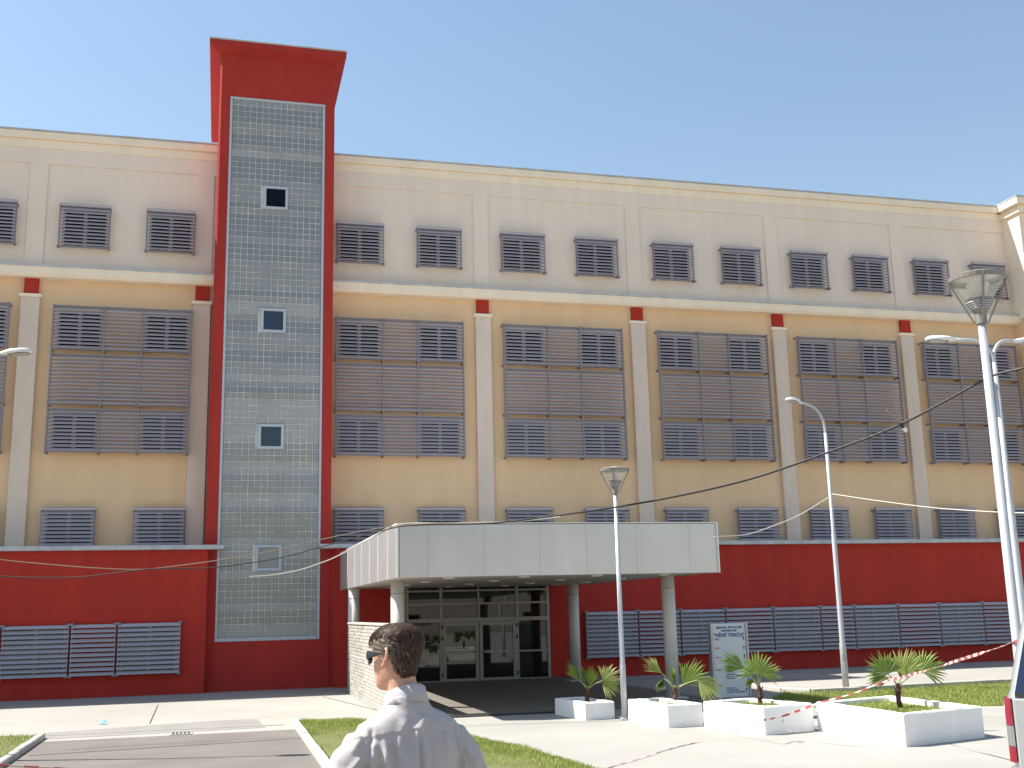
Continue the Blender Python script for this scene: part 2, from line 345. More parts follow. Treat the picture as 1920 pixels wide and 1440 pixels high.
def slats_joined(panel, lst, m_):
    s = MB()
    for x, y, z, L in lst:
        a = R(42) + random.uniform(-0.015, 0.015); s.obox((x, y, z), (1, 0, 0), (0, math.cos(a), math.sin(a)), (0, -math.sin(a), math.cos(a)), L / 2, 0.062, 0.008)
    o = s.build('slats', m_, panel); o['kind'] = 'stuff'; return o
def window(root, x0, x1, z0, z1, y=0.0, bright=False):
    f = MB(); t = 0.07
    f.box(x0, x1, y - 0.05, y, z0, z0 + t); f.box(x0, x1, y - 0.05, y, z1 - t, z1); f.box(x0, x0 + t, y - 0.05, y, z0 + t, z1 - t); f.box(x1 - t, x1, y - 0.05, y, z0 + t, z1 - t)
    xm = (x0 + x1) / 2; f.box(xm - 0.06, xm + 0.06, y - 0.06, y, z0 + t, z1 - t)
    o = f.build('window', 'window_frame', root)
    for a, b in ((x0 + t, xm - 0.06), (xm + 0.06, x1 - t)):
        MB().box(a, b, y - 0.02, y, z0 + t, z1 - t).build('pane', 'bright_glass' if bright else 'window_glass', o)
def louvre_panel(root, x0, x1, z0, z1, yo=-0.34, n=11, single=True, toprail=True):
    f = MB(); f.bbox(x0 - 0.03, x1 + 0.03, yo - 0.02, yo + 0.10, z1 - 0.11, z1, 0.012)
    for x in (x0, x1):
        f.box(x - 0.022, x + 0.022, yo + 0.06, yo + 0.11, z0 - 0.06, z1 - 0.11)
        for z in (z0 + 0.02, z1 - 0.09): f.box(x - 0.02, x + 0.02, yo + 0.1, -0.001, z - 0.03, z + 0.03)
        f.bbox(x - 0.04, x + 0.04, yo - 0.03, yo + 0.13, z0 - 0.09, z0 - 0.02, 0.01)
    o = f.build('louvre_panel', 'louvre_post', root)
    MB().box(x0 - 0.035, x1 + 0.035, yo - 0.03, yo - 0.021, z1 - 0.09, z1 - 0.015).build('head_rail', 'louvre_grey', o)
    r_ = add_slats(o, root, x0, x1, z0, z1 - 0.11, yo + 0.02, n, 'louvre_grey', single)
    if r_: slats_joined(o, r_, 'louvre_grey')
def louvre_screen(root, x0, x1, rows, cols, yo=-0.34):
    f = MB(); xs = [x0]
    tot = sum(cols); 
    for c in cols: xs.append(xs[-1] + (x1 - x0) * c / tot)
    zt, zb = rows[0][1], rows[-1][0]; lst = []
    for x in xs:
        f.box(x - 0.028, x + 0.028, yo - 0.05, yo + 0.05, zb - 0.05, zt + 0.02)
        for z in [r_[0] for r_ in rows] + [zt]:
            f.box(x - 0.025, x + 0.025, yo + 0.05, -0.001, z - 0.04, z + 0.02)
    for (z0, z1) in rows:
        f.box(x0 + 0.03, x1 - 0.03, yo - 0.03, yo + 0.06, z1 - 0.045, z1)
        f.box(x0 + 0.03, x1 - 0.03, yo - 0.03, yo + 0.06, z0, z0 + 0.03)
        for i in range(3): lst += add_slats(None, root, xs[i] + 0.03, xs[i + 1] - 0.03, z0 + 0.03, z1 - 0.045, yo, round((z1 - z0) / 0.128), 'louvre_grey', False)
    o = f.build('louvre_screen', 'louvre_post', root); slats_joined(o, lst, 'louvre_grey')
    for ri in (0, 2):
        for ci in (0, 2):
            z0, z1 = rows[ri]; a, b = xs[ci] + 0.09, xs[ci + 1] - 0.09
            window(root, a, b, z0 + 0.05, z1 - 0.1, bright=(ri == 2 and random.random() < 0.8))
ROWS = [(10.87, 12.34), (9.06, 10.72), (7.52, 8.93)]; CELLS = [1.63, 1.23, 1.62]
def wing(name, label, xa, xb, bays, pils, red_lo, red_hi, coping_x, edge_pil=()):
    root = thing(name, label, 'building', ((xa + xb) / 2, 0, 0))
    MB().box(xa, xb, 0.0, 9.0, 4.0, 13.5).build('wall', 'yellow_plaster', root)
    MB().box(xa, xb, 0.0, 9.0, 13.5, 18.1).build('upper_wall', 'upper_plaster', root)
    # roof edge in two steps, thin metal cap
    c = MB(); c.bbox(xa, xb, -0.07, 9.0, 17.84, 18.14, 0.01); c.build('parapet', 'cream_plaster', root)
    c = MB(); c.bbox(xa, xb, -0.17, 9.0, 18.141, 18.40, 0.02); c.build('cornice', 'cream_plaster', root)
    MB().box(xa, xb, -0.195, 9.0, 18.401, 18.45).build('roof_edge', 'coping_metal', root)
    # belt cornice between the storeys, with a sloped metal top
    c = MB(); P = [(-0.001, 13.27), (-0.32, 13.27), (-0.40, 13.36), (-0.40, 13.60), (-0.001, 13.60)]
    c.add([(xa, y, z) for y, z in P] + [(xb, y, z) for y, z in P], [(i, (i + 1) % 5, 5 + (i + 1) % 5, 5 + i) for i in range(5)] + [(4, 3, 2, 1, 0), (5, 6, 7, 8, 9)]); c.build('belt_cornice', 'cream_plaster', root)
    c = MB(); c.add([(x, y, z) for x in (xa, xb) for y, z in ((-0.43, 13.602), (-0.43, 13.66), (-0.001, 13.76), (-0.001, 13.602))], [(0, 1, 5, 4), (1, 2, 6, 5), (3, 0, 4, 7), (3, 2, 1, 0), (4, 5, 6, 7)]); c.build('belt_flashing', 'coping_metal', root)
    # shallow raised frame round the upper panels
    c = MB(); c.box(xa, xb, -0.045, -0.0005, 17.30, 17.838); c.build('raised_band', 'upper_plaster', root)
    for x in pils:
        MB().box(max(xa, x - 0.28), min(xb, x + 0.28), -0.044, -0.0005, 13.77, 17.299).build('raised_band', 'upper_plaster', root)
        s = MB(); s.bbox(x - 0.29, x + 0.29, -0.16, -0.0005, 4.2, 12.62, 0.012); o = s.build('pilaster', 'pilaster_plaster', root)
        MB().bbox(x - 0.34, x + 0.34, -0.20, -0.0005, 12.621, 12.74, 0.015).build('capital', 'cream_plaster', o)
        MB().box(x - 0.22, x + 0.22, -0.13, -0.0005, 12.741, 13.268).build('red_block', 'red_plaster', o)
    for b0, b1 in bays:
        w = b1 - b0
        for a, b in ((b0, b0 + w * 0.365), (b1 - w * 0.36, b1)):
            if a > xb or b < xa: continue
            louvre_panel(root, a, b, 14.40, 15.85); window(root, a + 0.07, b - 0.07, 14.42, 15.76)
            louvre_panel(root, a, b, 4.30, 5.76, single=(b > 5)); window(root, a + 0.07, b - 0.07, 4.3, 5.66, bright=True)
        louvre_screen(root, b0, b1, ROWS, CELLS)
    s = MB(); s.box(red_lo, red_hi, -1.55, -0.001, -0.2, 4.33); s.build('base_wall', 'red_plaster', root)
    MB().bbox(coping_x[0], coping_x[1], -1.74, -0.0012, 4.331, 4.47, 0.012).build('coping', 'coping_metal', root)
    return root
LW = wing('hospital_wing', 'cream and red hospital wing left of the stair tower', -24.0, 0.3, [(-10.65, -6.3), (-4.96, -0.66)], [-5.72, -0.34, -11.4], -24.0, 0.13, (-24.0, 0.62))
RW = wing('hospital_wing', 'long cream hospital wing behind the entrance canopy, right of the stair tower', 3.7, 32.0, [(4.17, 8.62), (10.12, 14.62), (16.06, 20.5), (21.85, 26.14), (27.38, 31.64)], [9.42, 15.36, 21.17, 26.8], 4.08, 32.0, (3.55, 32.0))
# projecting wing at the far right
FW = thing('hospital_wing', 'cream wing stepping forward at the right edge of the photo', 'building', (40, 0, 0))
MB().box(32.003, 48, -1.05, 9, 4.0, 13.5).build('wall', 'yellow_plaster', FW); MB().box(32.002, 48, -1.05, 9, 13.501, 18.1).build('upper_wall', 'cream_plaster', FW)
MB().bbox(31.9, 48, -1.2, 9, 17.84, 18.14, 0.01).build('parapet', 'cream_plaster', FW); MB().bbox(31.72, 48, -1.36, 9, 18.141, 18.44, 0.02).build('cornice', 'cream_plaster', FW)
MB().box(31.7, 48, -1.38, 9, 18.441, 18.48).build('roof_edge', 'coping_metal', FW)
MB().bbox(32.001, 48, -1.45, -1.051, 13.27, 13.68, 0.02).build('belt_cornice', 'cream_plaster', FW)
MB().box(32.001, 48, -1.58, 9, -0.2, 4.34).build('base_wall', 'red_plaster', FW); MB().bbox(32.001, 48, -1.77, -0.9, 4.341, 4.48, 0.012).build('coping', 'coping_metal', FW)
# louvres along the base walls
def base_louvres(root, xs, glazed, z0=0.62, z1=2.15, yw=-1.55, yo=-1.76, m_='base_louvre'):
    for i in range(len(xs) - 1):
        a, b = xs[i] + 0.03, xs[i + 1] - 0.03
        f = MB()
        for x in (a + 0.02, b - 0.02):
            f.box(x - 0.02, x + 0.02, yo + 0.055, yo + 0.1, z0 - 0.03, z1 + 0.02)
            for z in (z0, z1 - 0.03): f.box(x - 0.05, x + 0.05, yo - 0.02, yw - 0.001, z - 0.02, z + 0.05)
        for z in (z0 + 0.06, z1 - 0.10): f.box(a + 0.0, b - 0.0, yo + 0.1, yo + 0.125, z, z + 0.03)
        o = f.build('louvre_panel', 'louvre_post', root)
        add_slats(o, root, a, b, z0, z1, yo, 11, m_, True)
        if glazed[i]: window(root, a + 0.08, b - 0.08, z0 + 0.05, z1 - 0.05, y=yw, bright=True)
base_louvres(LW, [-7.6, -5.66, -3.76, -2.44, -0.58], [1, 1, 0, 1])
base_louvres(RW, [12.34, 14.23, 15.75, 17.43, 19.24, 21.08, 22.42, 24.2, 25.9, 27.75, 29.3, 31.0], [1, 0, 1, 0, 1, 0, 1, 0, 1, 0, 0])

# ------------------------------------------------------------------ stair tower
TW = thing('stair_tower', 'tall red stair tower with a glass block front and flared roof', 'tower', (2.0, 2.7, 0))
TX0, TX1, TY0, TY1, TZ = 0.03, 3.95, -1.2, 6.4, 21.35
GX0, GX1, GZ0, GZ1 = 0.40, 3.62, 1.50, 19.78
t = MB(); b = 0.07
def tprism(x0, x1, z0, z1, y0=TY0, y1=TY1, ch=(0.0, 0.0)):
    t.prism([(x0 + ch[0], y0), (x1 - ch[1], y0), (x1, y0 + ch[1]), (x1, y1), (x0, y1), (x0, y0 + ch[0])] if max(ch) > 0 else [(x0, y0), (x1, y0), (x1, y1), (x0, y1)], z0, z1)
t.prism([(TX0 + b, TY0), (GX0, TY0), (GX0, TY1), (TX0, TY1), (TX0, TY0 + b)], -0.2, TZ)
t.prism([(GX1, TY0), (TX1 - 0.02, TY0), (TX1, TY0 + 0.02), (TX1, TY1), (GX1, TY1)], -0.2, TZ)
t.box(GX0, GX1, TY0, TY1, -0.2, GZ0); t.box(GX0, GX1, TY0, TY1, GZ1, TZ); t.box(GX0, GX1, TY0 + 0.14, TY1, GZ0, GZ1)
t.box(TX1 + 0.0005, 4.2, TY0 + 0.004, -0.5, -0.2, 4.33)
t.build('tower_wall', 'red_tower_plaster', TW)
o_ = 0.36; t = MB()
ring = lambda d, z: [(TX0 - d, TY0 - d, z), (TX1 + d, TY0 - d, z), (TX1 + d, TY1 + d, z), (TX0 - d, TY1 + d, z)]
t.add(ring(0.0, TZ + 0.001) + ring(0.07, TZ + 0.02) + ring(o_, TZ + 0.13) + ring(o_, TZ + 0.33), [(3, 2, 1, 0), (12, 13, 14, 15)] + [(4 * k + i, 4 * k + (i + 1) % 4, 4 * k + 4 + (i + 1) % 4, 4 * k + 4 + i) for k in range(3) for i in range(4)])
fl = t.build('flared_roof', 'red_tower_plaster', TW)
MB().bbox(TX0 - o_ - 0.03, TX1 + o_ + 0.03, TY0 - o_ - 0.03, TY1 + o_ + 0.03, TZ + 0.331, TZ + 0.39, 0.01).build('roof_edge', 'coping_metal', fl)
# glass block wall: frame, mortar field, blocks, four small windows
gw = MB()
for q in ((GX0, GX0 + 0.075, GZ0, GZ1), (GX1 - 0.075, GX1, GZ0, GZ1), (GX0 + 0.075, GX1 - 0.075, GZ0, GZ0 + 0.11), (GX0 + 0.075, GX1 - 0.075, GZ1 - 0.075, GZ1)): gw.bbox(q[0], q[1], TY0 - 0.02, TY0 + 0.139, q[2], q[3], 0.01)
GW = gw.build('glass_block_wall', 'block_frame', TW)
bx0, bx1, bz0, bz1 = GX0 + 0.075, GX1 - 0.075, GZ0 + 0.11, GZ1 - 0.075
MB().box(bx0, bx1, TY0 + 0.035, TY0 + 0.139, bz0, bz1).build('mortar', 'block_mortar', GW)
NC = 15; NR = 88; pw = (bx1 - bx0) / NC; ph = (bz1 - bz0) / NR
wins = [(16.25, 0.44, 'window_glass'), (11.97, 0.42, 'bright_glass'), (8.02, 0.42, 'bright_glass'), (4.07, 0.43, 'block_d')]
wc = [(round((z - bz0) / ph), k) for z, _, k in wins]
def blk(cx, cz, s):
    hw, hh, i = pw / 2 - 0.0065, ph / 2 - 0.0065, 0.022; y0, y1 = TY0 + 0.04, TY0 + 0.012
    s.add([(cx - hw, y0, cz - hh), (cx + hw, y0, cz - hh), (cx + hw, y0, cz + hh), (cx - hw, y0, cz + hh), (cx - hw + i, y1, cz - hh + i), (cx + hw - i, y1, cz - hh + i), (cx + hw - i, y1, cz + hh - i), (cx - hw + i, y1, cz + hh - i)],
          [(4, 5, 6, 7), (0, 1, 5, 4), (1, 2, 6, 5), (2, 3, 7, 6), (3, 0, 4, 7)])
def band(rw):
    z = bz0 + (rw + 0.5) * ph
    f = (z - 0.1) / 3.98; ph_ = f - math.floor(f)       # floor slabs and landings behind the glass show as paler rows
    slab = ph_ < 0.17 or 0.40 < ph_ < 0.50
    base = ['d', 'd', 'c'] if z < 5.5 else (['c', 'd', 'b'] if z < 9.5 else (['b', 'b', 'a'] if z < 14 else ['a', 'a', 'b']))
    k = base[int(rw * 0.61) % 3]
    if slab: k = {'a': 'b', 'b': 'c', 'c': 'c', 'd': 'c'}[k]
    return k
BM = {k: None for k in 'abcd'}
for k in BM:
    s = MB(); blk(0, 0, s); BM[k] = s.mesh('glass_block', 'block_' + k)
rest = MB()
for rw in range(NR):
    for c_ in range(NC):
        cx, cz = bx0 + (c_ + 0.5) * pw, bz0 + (rw + 0.5) * ph
        if any(abs(rw + 0.5 - w_) < 2.01 and abs(cx - 1.99) < 0.41 for w_, _ in wc): continue
        k = band(rw)
        if rw < 20: make_obj('glass_block', BM[k], GW, (cx - TW.location.x, -TW.location.y, cz))
        else: rest.cm = 'abcd'.index(k); blk(cx, cz, rest)
tag(rest.build('glass_blocks', ['block_a', 'block_b', 'block_c', 'block_d'], GW), kind='stuff')
for (w_, k) in wc:
    zc = bz0 + w_ * ph; xc = bx0 + pw * 7.5; hw, hh = pw * 2, ph * 2; f = MB(); T = 0.09
    if abs(xc - 1.99) < 0.2: xc = 1.99
    for q in ((xc - hw, xc + hw, zc - hh, zc - hh + T), (xc - hw, xc + hw, zc + hh - T, zc + hh), (xc - hw, xc - hw + T, zc - hh + T, zc + hh - T), (xc + hw - T, xc + hw, zc - hh + T, zc + hh - T)): f.bbox(q[0], q[1], TY0 - 0.03, TY0 + 0.034, q[2], q[3], 0.008)
    o = f.build('window', 'block_frame', TW); MB().box(xc - hw + T, xc + hw - T, TY0 + 0.02, TY0 + 0.0345, zc - hh + T, zc + hh - T).build('pane', k, o)

# ------------------------------------------------------------------ entrance glazing
EG = thing('glass_entrance', 'aluminium framed glass entrance with double doors under the canopy', 'entrance', (8.7, -1.6, 0))
fr = MB(); Y0, Y1 = -1.68, -1.56; ZS = [0.0, 1.95, 2.5, 2.92, 3.3]; XE = [6.36, 7.47, 8.72, 10.02, 11.08]
for x in XE:
    if x != 8.72: fr.box(x - 0.045, x + 0.045, Y0, Y1, 0.0, 3.3)
for i in range(4):
    a, b_ = XE[i] + 0.0451, XE[i + 1] - 0.0451
    if i == 1: b_ = XE[2] - 0.0
    if i == 2: a = XE[2] + 0.0
    for z in (1.98, 2.5, 2.92): fr.box(a, b_, Y0, Y1, z - (0.06 if z == 1.98 else 0.03), z + (0.06 if z == 1.98 else 0.03))
    if i in (0, 3):
        fr.box(a, b_, Y0, Y1, 0.0, 0.09); fr.box(a, b_, Y0, Y1, 0.92, 0.97)
fr.box(XE[2] - 0.03, XE[2] + 0.03, Y0 + 0.001, Y1, 2.04, 3.3)
fr.build('door_frame', 'alu_frame', EG)
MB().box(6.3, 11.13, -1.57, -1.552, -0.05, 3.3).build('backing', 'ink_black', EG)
for i in range(4):
    a, b_ = XE[i] + 0.046, XE[i + 1] - 0.046
    zs = [(2.04, 2.47), (2.53, 2.89), (2.95, 3.29)] + ([(0.09, 0.92), (0.97, 1.92)] if i in (0, 3) else [])
    for z0, z1 in zs:
        pn = MB(); tw = random.uniform(-0.004, 0.004); y = -1.62
        pn.add([(a, y - tw, z0), (b_, y + tw, z0), (b_, y + tw + 0.003, z1), (a, y - tw + 0.003, z1), (a, y - tw + 0.01, z0), (b_, y + tw + 0.01, z0), (b_, y + tw + 0.013, z1), (a, y - tw + 0.013, z1)], [(0, 1, 2, 3), (5, 4, 7, 6), (0, 4, 5, 1), (1, 5, 6, 2), (2, 6, 7, 3), (3, 7, 4, 0)])
        pn.build('pane', 'entrance_glass', EG)
for i in (1, 2):
    a, b_ = XE[i] + (0.05 if i == 1 else 0.012), XE[i + 1] - (0.012 if i == 1 else 0.05); d = MB(); T = 0.11
    for q in ((a, b_, 0.02, 0.14), (a, b_, 1.80, 1.91), (a, b_, 0.92, 1.0)): d.box(a, b_, -1.70, -1.60, q[2], q[3])
    for x0_ in (a, b_ - T):
        for z0, z1 in ((0.141, 0.919), (1.001, 1.799)): d.box(x0_, x0_ + T, -1.70, -1.60, z0, z1)
    D = d.build('door', 'alu_frame', EG)
    for z0, z1 in ((0.14, 0.92), (1.0, 1.8)): MB().box(a + T, b_ - T, -1.655, -1.645, z0, z1).build('pane', 'entrance_glass', D)
    hx = b_ - 0.06 if i == 1 else a + 0.06
    MB().tube([(hx, -1.70, 0.96), (hx, -1.76, 0.96), (hx - 0.12 * (1 if i == 1 else -1), -1.76, 0.96)], 0.013).build('handle', 'dark_rubber', D)
    sx = a - 0.02 if i == 1 else b_ + 0.02
    for z in (0.2, 1.35, 1.72): MB().box(sx - 0.025, sx + 0.025, -1.725, -1.681, z, z + 0.11).build('hinge', 'dark_rubber', D)

# ------------------------------------------------------------------ entrance canopy
CX0, CX1, CY0, CZ0, CZ1 = 4.2, 11.75, -13.62, 3.0, 4.14
CN = thing('entrance_canopy', 'silver panelled entrance canopy on round columns', 'canopy', (8, -7.5, 0))
MB().box(CX0 + 0.05, CX1 - 0.05, CY0 + 0.05, -1.76, CZ0 + 0.02, CZ1 - 0.06).build('soffit', 'soffit', CN)
ysd = [-1.77, -3.97, -5.75, -7.35, -9.02, -10.62, -12.22, CY0]
for i in range(7):
    MB().bbox(CX0, CX0 + 0.049, ysd[i + 1] + 0.017, ysd[i] - 0.017, CZ0, CZ1, 0.006).build('fascia_panel', 'fascia_panel', CN)
    if i < 6:
        o = MB().box(CX0 - 0.012, CX0 + 0.012, ysd[i + 1] - 0.0165, ysd[i + 1] + 0.0165, CZ0 + 0.002, CZ1 - 0.002).build('joint_strip', 'fascia_trim', CN)
    MB().bbox(CX1 - 0.049, CX1, ysd[i + 1] + 0.008, ysd[i] - 0.008, CZ0, CZ1, 0.006).build('fascia_panel', 'fascia_panel', CN)
xsf = [CX0 + 0.0495, 4.87, 6.13, 7.42, 8.52, 9.73, 11.03, CX1 - 0.0495]
for i in range(7):
    MB().bbox(xsf[i] + 0.004, xsf[i + 1] - 0.004, CY0 - 0.001, CY0 + 0.049, CZ0, CZ1, 0.006).build('fascia_panel', 'fascia_panel', CN)
    if i < 6: MB().box(xsf[i + 1] - 0.0035, xsf[i + 1] + 0.0035, CY0 - 0.003, CY0 + 0.03, CZ0 + 0.002, CZ1 + 0.008).build('joint_strip', 'fascia_trim', CN)
MB().bbox(CX0 - 0.02, CX0 + 0.03, CY0 - 0.02, CY0 + 0.0, CZ0 - 0.005, CZ1 + 0.01, 0.005).build('corner_trim', 'fascia_trim', CN)
MB().bbox(CX1 - 0.01, CX1 + 0.02, CY0 - 0.02, CY0 + 0.0, CZ0 - 0.005, CZ1 + 0.01, 0.005).build('corner_trim', 'fascia_trim', CN)
MB().box(CX0 - 0.015, CX1 + 0.015, CY0 - 0.022, -1.765, CZ1 + 0.012, CZ1 + 0.03).build('roof_sheet', 'fascia_trim', CN)
for x in (5.6, 7.4, 9.2, 10.9):
    for y in (-12.3, -9.3, -6.3, -3.4): MB().lathe([(0.0, CZ0 - 0.006), (0.11, CZ0 - 0.006), (0.13, CZ0 + 0.0), (0.13, CZ0 + 0.0195)], (x, y, 0), 16).build('downlight', 'lamp_disc', CN)
for x, y in ((4.38, -4.0), (4.63, -10.9), (11.3, -3.8), (11.3, -11.55)):
    c = MB(); c.lathe([(0.165, 0.10), (0.165, CZ0 + 0.019)], (x, y, 0), 28); o = c.build('column', 'column_paint', CN, smooth=True)
    MB().lathe([(0.167, CZ0 - 0.30), (0.171, CZ0 - 0.298), (0.171, CZ0 - 0.288), (0.167, CZ0 - 0.286)], (x, y, 0), 28, False).build('band', 'lantern_metal', o)
    if x > 6: MB().bbox(x - 0.28, x + 0.28, y - 0.28, y + 0.28, 0.005, 0.10, 0.01).build('footing', 'kerb_concrete', o)
# entrance platform (canopy shade put into its dark tone) with a toothed drain edge
p = MB(); p.prism([(4.62, -1.56), (12.0, -1.56), (12.0, -13.1), (4.62, -13.1)], -0.05, 0.06); PLT = tag(p.build('entrance_platform', 'shaded_platform'), kind='structure')
dr = MB(); dr.box(4.62, 8.0, -13.24, -13.16, 0.0, 0.03)
for i in range(34): dr.box(4.64 + i * 0.098, 4.69 + i * 0.098, -13.29, -13.241, 0.0, 0.026)
tag(dr.build('drain_channel', 'joint_dark'), 'dark toothed drain strip along the entrance platform edge', 'drain')

# ------------------------------------------------------------------ low stone wall beside the entrance
SW = thing('stone_wall', 'pale stone block wall between the canopy columns on its left side', 'wall', (4.3, -7.4, 0))
MB().box(4.225, 4.43, -12.6, -4.18, 0.0, 1.96).build('mortar_core', 'brick_mortar', SW)
MB().bbox(4.17, 4.455, -12.63, -4.181, 1.961, 2.02, 0.008).build('capstone', 'stone_brick_pale', SW)
BRM = []
for k in range(6):
    s = MB(); L = 0.28; d = [random.uniform(0, 0.012) for _ in range(4)]
    s.add([(-0.02 - d[0], -L / 2, -0.038), (-0.02 - d[1], L / 2, -0.038), (-0.02 - d[2], L / 2, 0.038), (-0.02 - d[3], -L / 2, 0.038), (0.01, -L / 2, -0.041), (0.01, L / 2, -0.041), (0.01, L / 2, 0.041), (0.01, -L / 2, 0.041)],
          [(0, 3, 2, 1), (0, 1, 5, 4), (1, 2, 6, 5), (2, 3, 7, 6), (3, 0, 4, 7)]); BRM.append(s.mesh('brick', random.choice(['stone_brick', 'stone_brick_pale', 'stone_brick_pale'])))
far = MB(); nb = 0
for rw in range(22):
    y = -4.18 - (0.14 if rw % 2 else 0.0)
    while y > -12.3:
        c = y - 0.145
        if c > -8.1: make_obj('brick', random.choice(BRM), SW, (4.222 - 4.3, c + 7.4, 0.045 + rw * 0.0885)); nb += 1
        else: far.bbox(4.195 - random.uniform(0, 0.01), 4.2249, c - 0.14, c + 0.14, 0.005 + rw * 0.0885, 0.084 + rw * 0.0885, 0.006)
        y -= 0.292
tag(far.build('bricks', 'stone_brick_pale', SW), kind='stuff')

# ================================================================== STREET FURNITURE
def lantern_post(x, y, h, label, lean=0.0):
    z = zg(y); r_ = thing('lantern_post', label, 'lamp post', (x, y, z), 'lantern posts with cone heads')
    z1 = z + h
    s = MB(); s.tube([(x, y, z), (x, y, z + 1.1), (x, y, z + 1.12), (x, y, z1)], [0.062, 0.06, 0.052, 0.042], 14); s.build('pole', 'galvanised', r_, True)
    s = MB(); s.lathe([(0.09, 0), (0.09, 0.03), (0.066, 0.05)], (x, y, z), 14); s.build('base_collar', 'galvanised', r_)
    hd = MB(); hd.lathe([(0.055, -0.06), (0.06, -0.06), (0.062, 0.06), (0.075, 0.075), (0.145, 0.20), (0.148, 0.215), (0.12, 0.215)], (x, y, z1), 20); H = hd.build('lamp_head', 'lantern_metal', r_, False)
    for k in range(4):
        s = MB(); s.lathe([(0.098 + k * 0.014, 0.105 + k * 0.022), (0.105 + k * 0.014, 0.108 + k * 0.022), (0.103 + k * 0.014, 0.116 + k * 0.022)], (x, y, z1), 20, False); s.build('cooling_ring', 'galvanised', H)
    gl = MB(); gl.lathe([(0.145, 0.216), (0.285, 0.43)], (x, y, z1), 24, False); gl.build('glazing', 'lantern_glass', H, True)
    rg = MB(); rg.lathe([(0.272, 0.425), (0.305, 0.425), (0.312, 0.47), (0.26, 0.492), (0.25, 0.485), (0.268, 0.46)], (x, y, z1), 28, False); rg.build('ring', 'lantern_metal', H)
    cp = MB(); cp.lathe([(0.0, 0.52), (0.13, 0.512), (0.262, 0.488), (0.25, 0.484), (0.12, 0.49), (0.0, 0.495)], (x, y, z1), 28, False); cp.build('lamp_cover', 'lamp_white', H)
    df = MB()
    for k in range(5): df.lathe([(0.06 + k * 0.012, 0.225 + k * 0.036), (0.075 + k * 0.012, 0.235 + k * 0.036), (0.07 + k * 0.012, 0.252 + k * 0.036)], (x, y, z1), 18, True)
    df.build('diffuser', 'lamp_white', H)
    for k in range(4):
        a = math.pi / 4 + k * math.pi / 2 + 0.35; c, s_ = math.cos(a), math.sin(a); rb = MB()
        P = [(0.066, -0.05), (0.08, -0.05), (0.33, 0.46), (0.312, 0.475)]
        n = Vector((-s_, c, 0)) * 0.011
        rb.add([(x + c * q + i * n.x, y + s_ * q + i * n.y, z1 + zz) for i in (-1, 1) for q, zz in P], [(0, 1, 2, 3), (7, 6, 5, 4), (0, 4, 5, 1), (1, 5, 6, 2), (2, 6, 7, 3), (3, 7, 4, 0)]); rb.build('rib', 'lantern_metal', H)
lantern_post(8.58, -15.5, 4.68, 'slim lamp post with cone head between the two smaller planters')
lantern_post(8.52, -27.6, 5.06, 'tall lamp post with large cone head beside the parked car')
def cobra(parent, p, d, L=0.62, w=0.13):
    """road lamp head: p = arm end, d = outward direction"""
    d = Vector(d).normalized(); sdir = d.cross(Vector((0, 0, 1))).normalized(); u = sdir.cross(d); p = Vector(p); s = MB(); rings = []
    prof = [(0.0, 0.035, 0.03), (0.10, 0.04, 0.035), (0.16, 0.085, 0.05), (0.28, w, 0.065), (0.45, w, 0.065), (0.57, w * 0.85, 0.055), (L, w * 0.5, 0.03), (L + 0.01, 0.01, 0.005)]
    for t_, hw, hh in prof:
        rings.append([p + d * t_ + sdir * (hw * math.copysign(abs(math.cos(a)) ** 0.6, math.cos(a))) + u * (hh * (math.copysign(abs(math.sin(a)) ** 0.7, math.sin(a)) * (1.0 if math.sin(a) > 0 else 0.55))) for a in [2 * math.pi * k / 16 for k in range(16)]])
    s.grid(rings, True, True); h = s.build('lamp_head', 'lamp_white', parent, True)
    ln = MB(); rr = []
    for t_, hw, dz in ((0.24, 0.02, -0.034), (0.27, w * 0.75, -0.042), (0.47, w * 0.8, -0.046), (0.55, w * 0.6, -0.040), (0.58, 0.02, -0.03)):
        rr.append([p + d * t_ + sdir * (hw * q) + u * (dz - 0.006 * (1 - q * q)) for q in (-1, -0.5, 0, 0.5, 1)])
    ln.grid(rr); ln.build('lens', 'lens_plastic', h, True)
    rm = MB(); rm.tube([p + d * t_ + sdir * (hw * q) + u * (-0.036) for t_, hw, q in ((0.23, w * 0.6, -1), (0.45, w * 0.92, -1), (0.58, w * 0.5, -1), (0.58, w * 0.5, 1), (0.45, w * 0.92, 1), (0.23, w * 0.6, 1), (0.23, w * 0.6, -1))], 0.009, 6); rm.build('lens_rim', 'lantern_metal', h)
def street_light(x, y, h, arms, label, group='road lamps on curved arms', hz=0.0):
    z = zg(y); r_ = thing('street_light', label, 'street light', (x, y, z), group)
    s = MB(); s.tube([(x, y, z), (x, y, z + 1.2), (x, y, z + 1.25), (x, y, z + h * 0.6), (x, y, z + h * 0.605), (x, y, z + h)], [0.085, 0.082, 0.068, 0.062, 0.05, 0.045], 14); P = s.build('pole', 'galvanised', r_, True)
    MB().box(x - 0.05, x + 0.05, y - 0.087, y - 0.06, z + 0.45, z + 0.75).build('service_hatch', 'galvanised', P)
    for dx, dy, reach, rise in arms:
        d = Vector((dx, dy, 0)).normalized(); b0 = Vector((x, y, z + h)); pts = bez([b0 - Vector((0, 0, 0.02)), b0 + d * 0.06 * reach + Vector((0, 0, rise * 0.45)), b0 + d * reach * 0.35 + Vector((0, 0, rise * 0.86)), b0 + d * reach * 0.7 + Vector((0, 0, rise * 0.98)), b0 + d * reach + Vector((0, 0, rise))], 6)
        a = MB(); a.tube(pts, 0.034, 10); a.build('arm', 'galvanised', r_, True); cobra(r_, pts[-1] - d * 0.06, (d.x, d.y, 0.07))
    return r_
street_light(16.24, -11.2, 6.75, [(-0.9, -0.44, 1.05, 0.72)], 'single-arm street light standing in the grass strip')
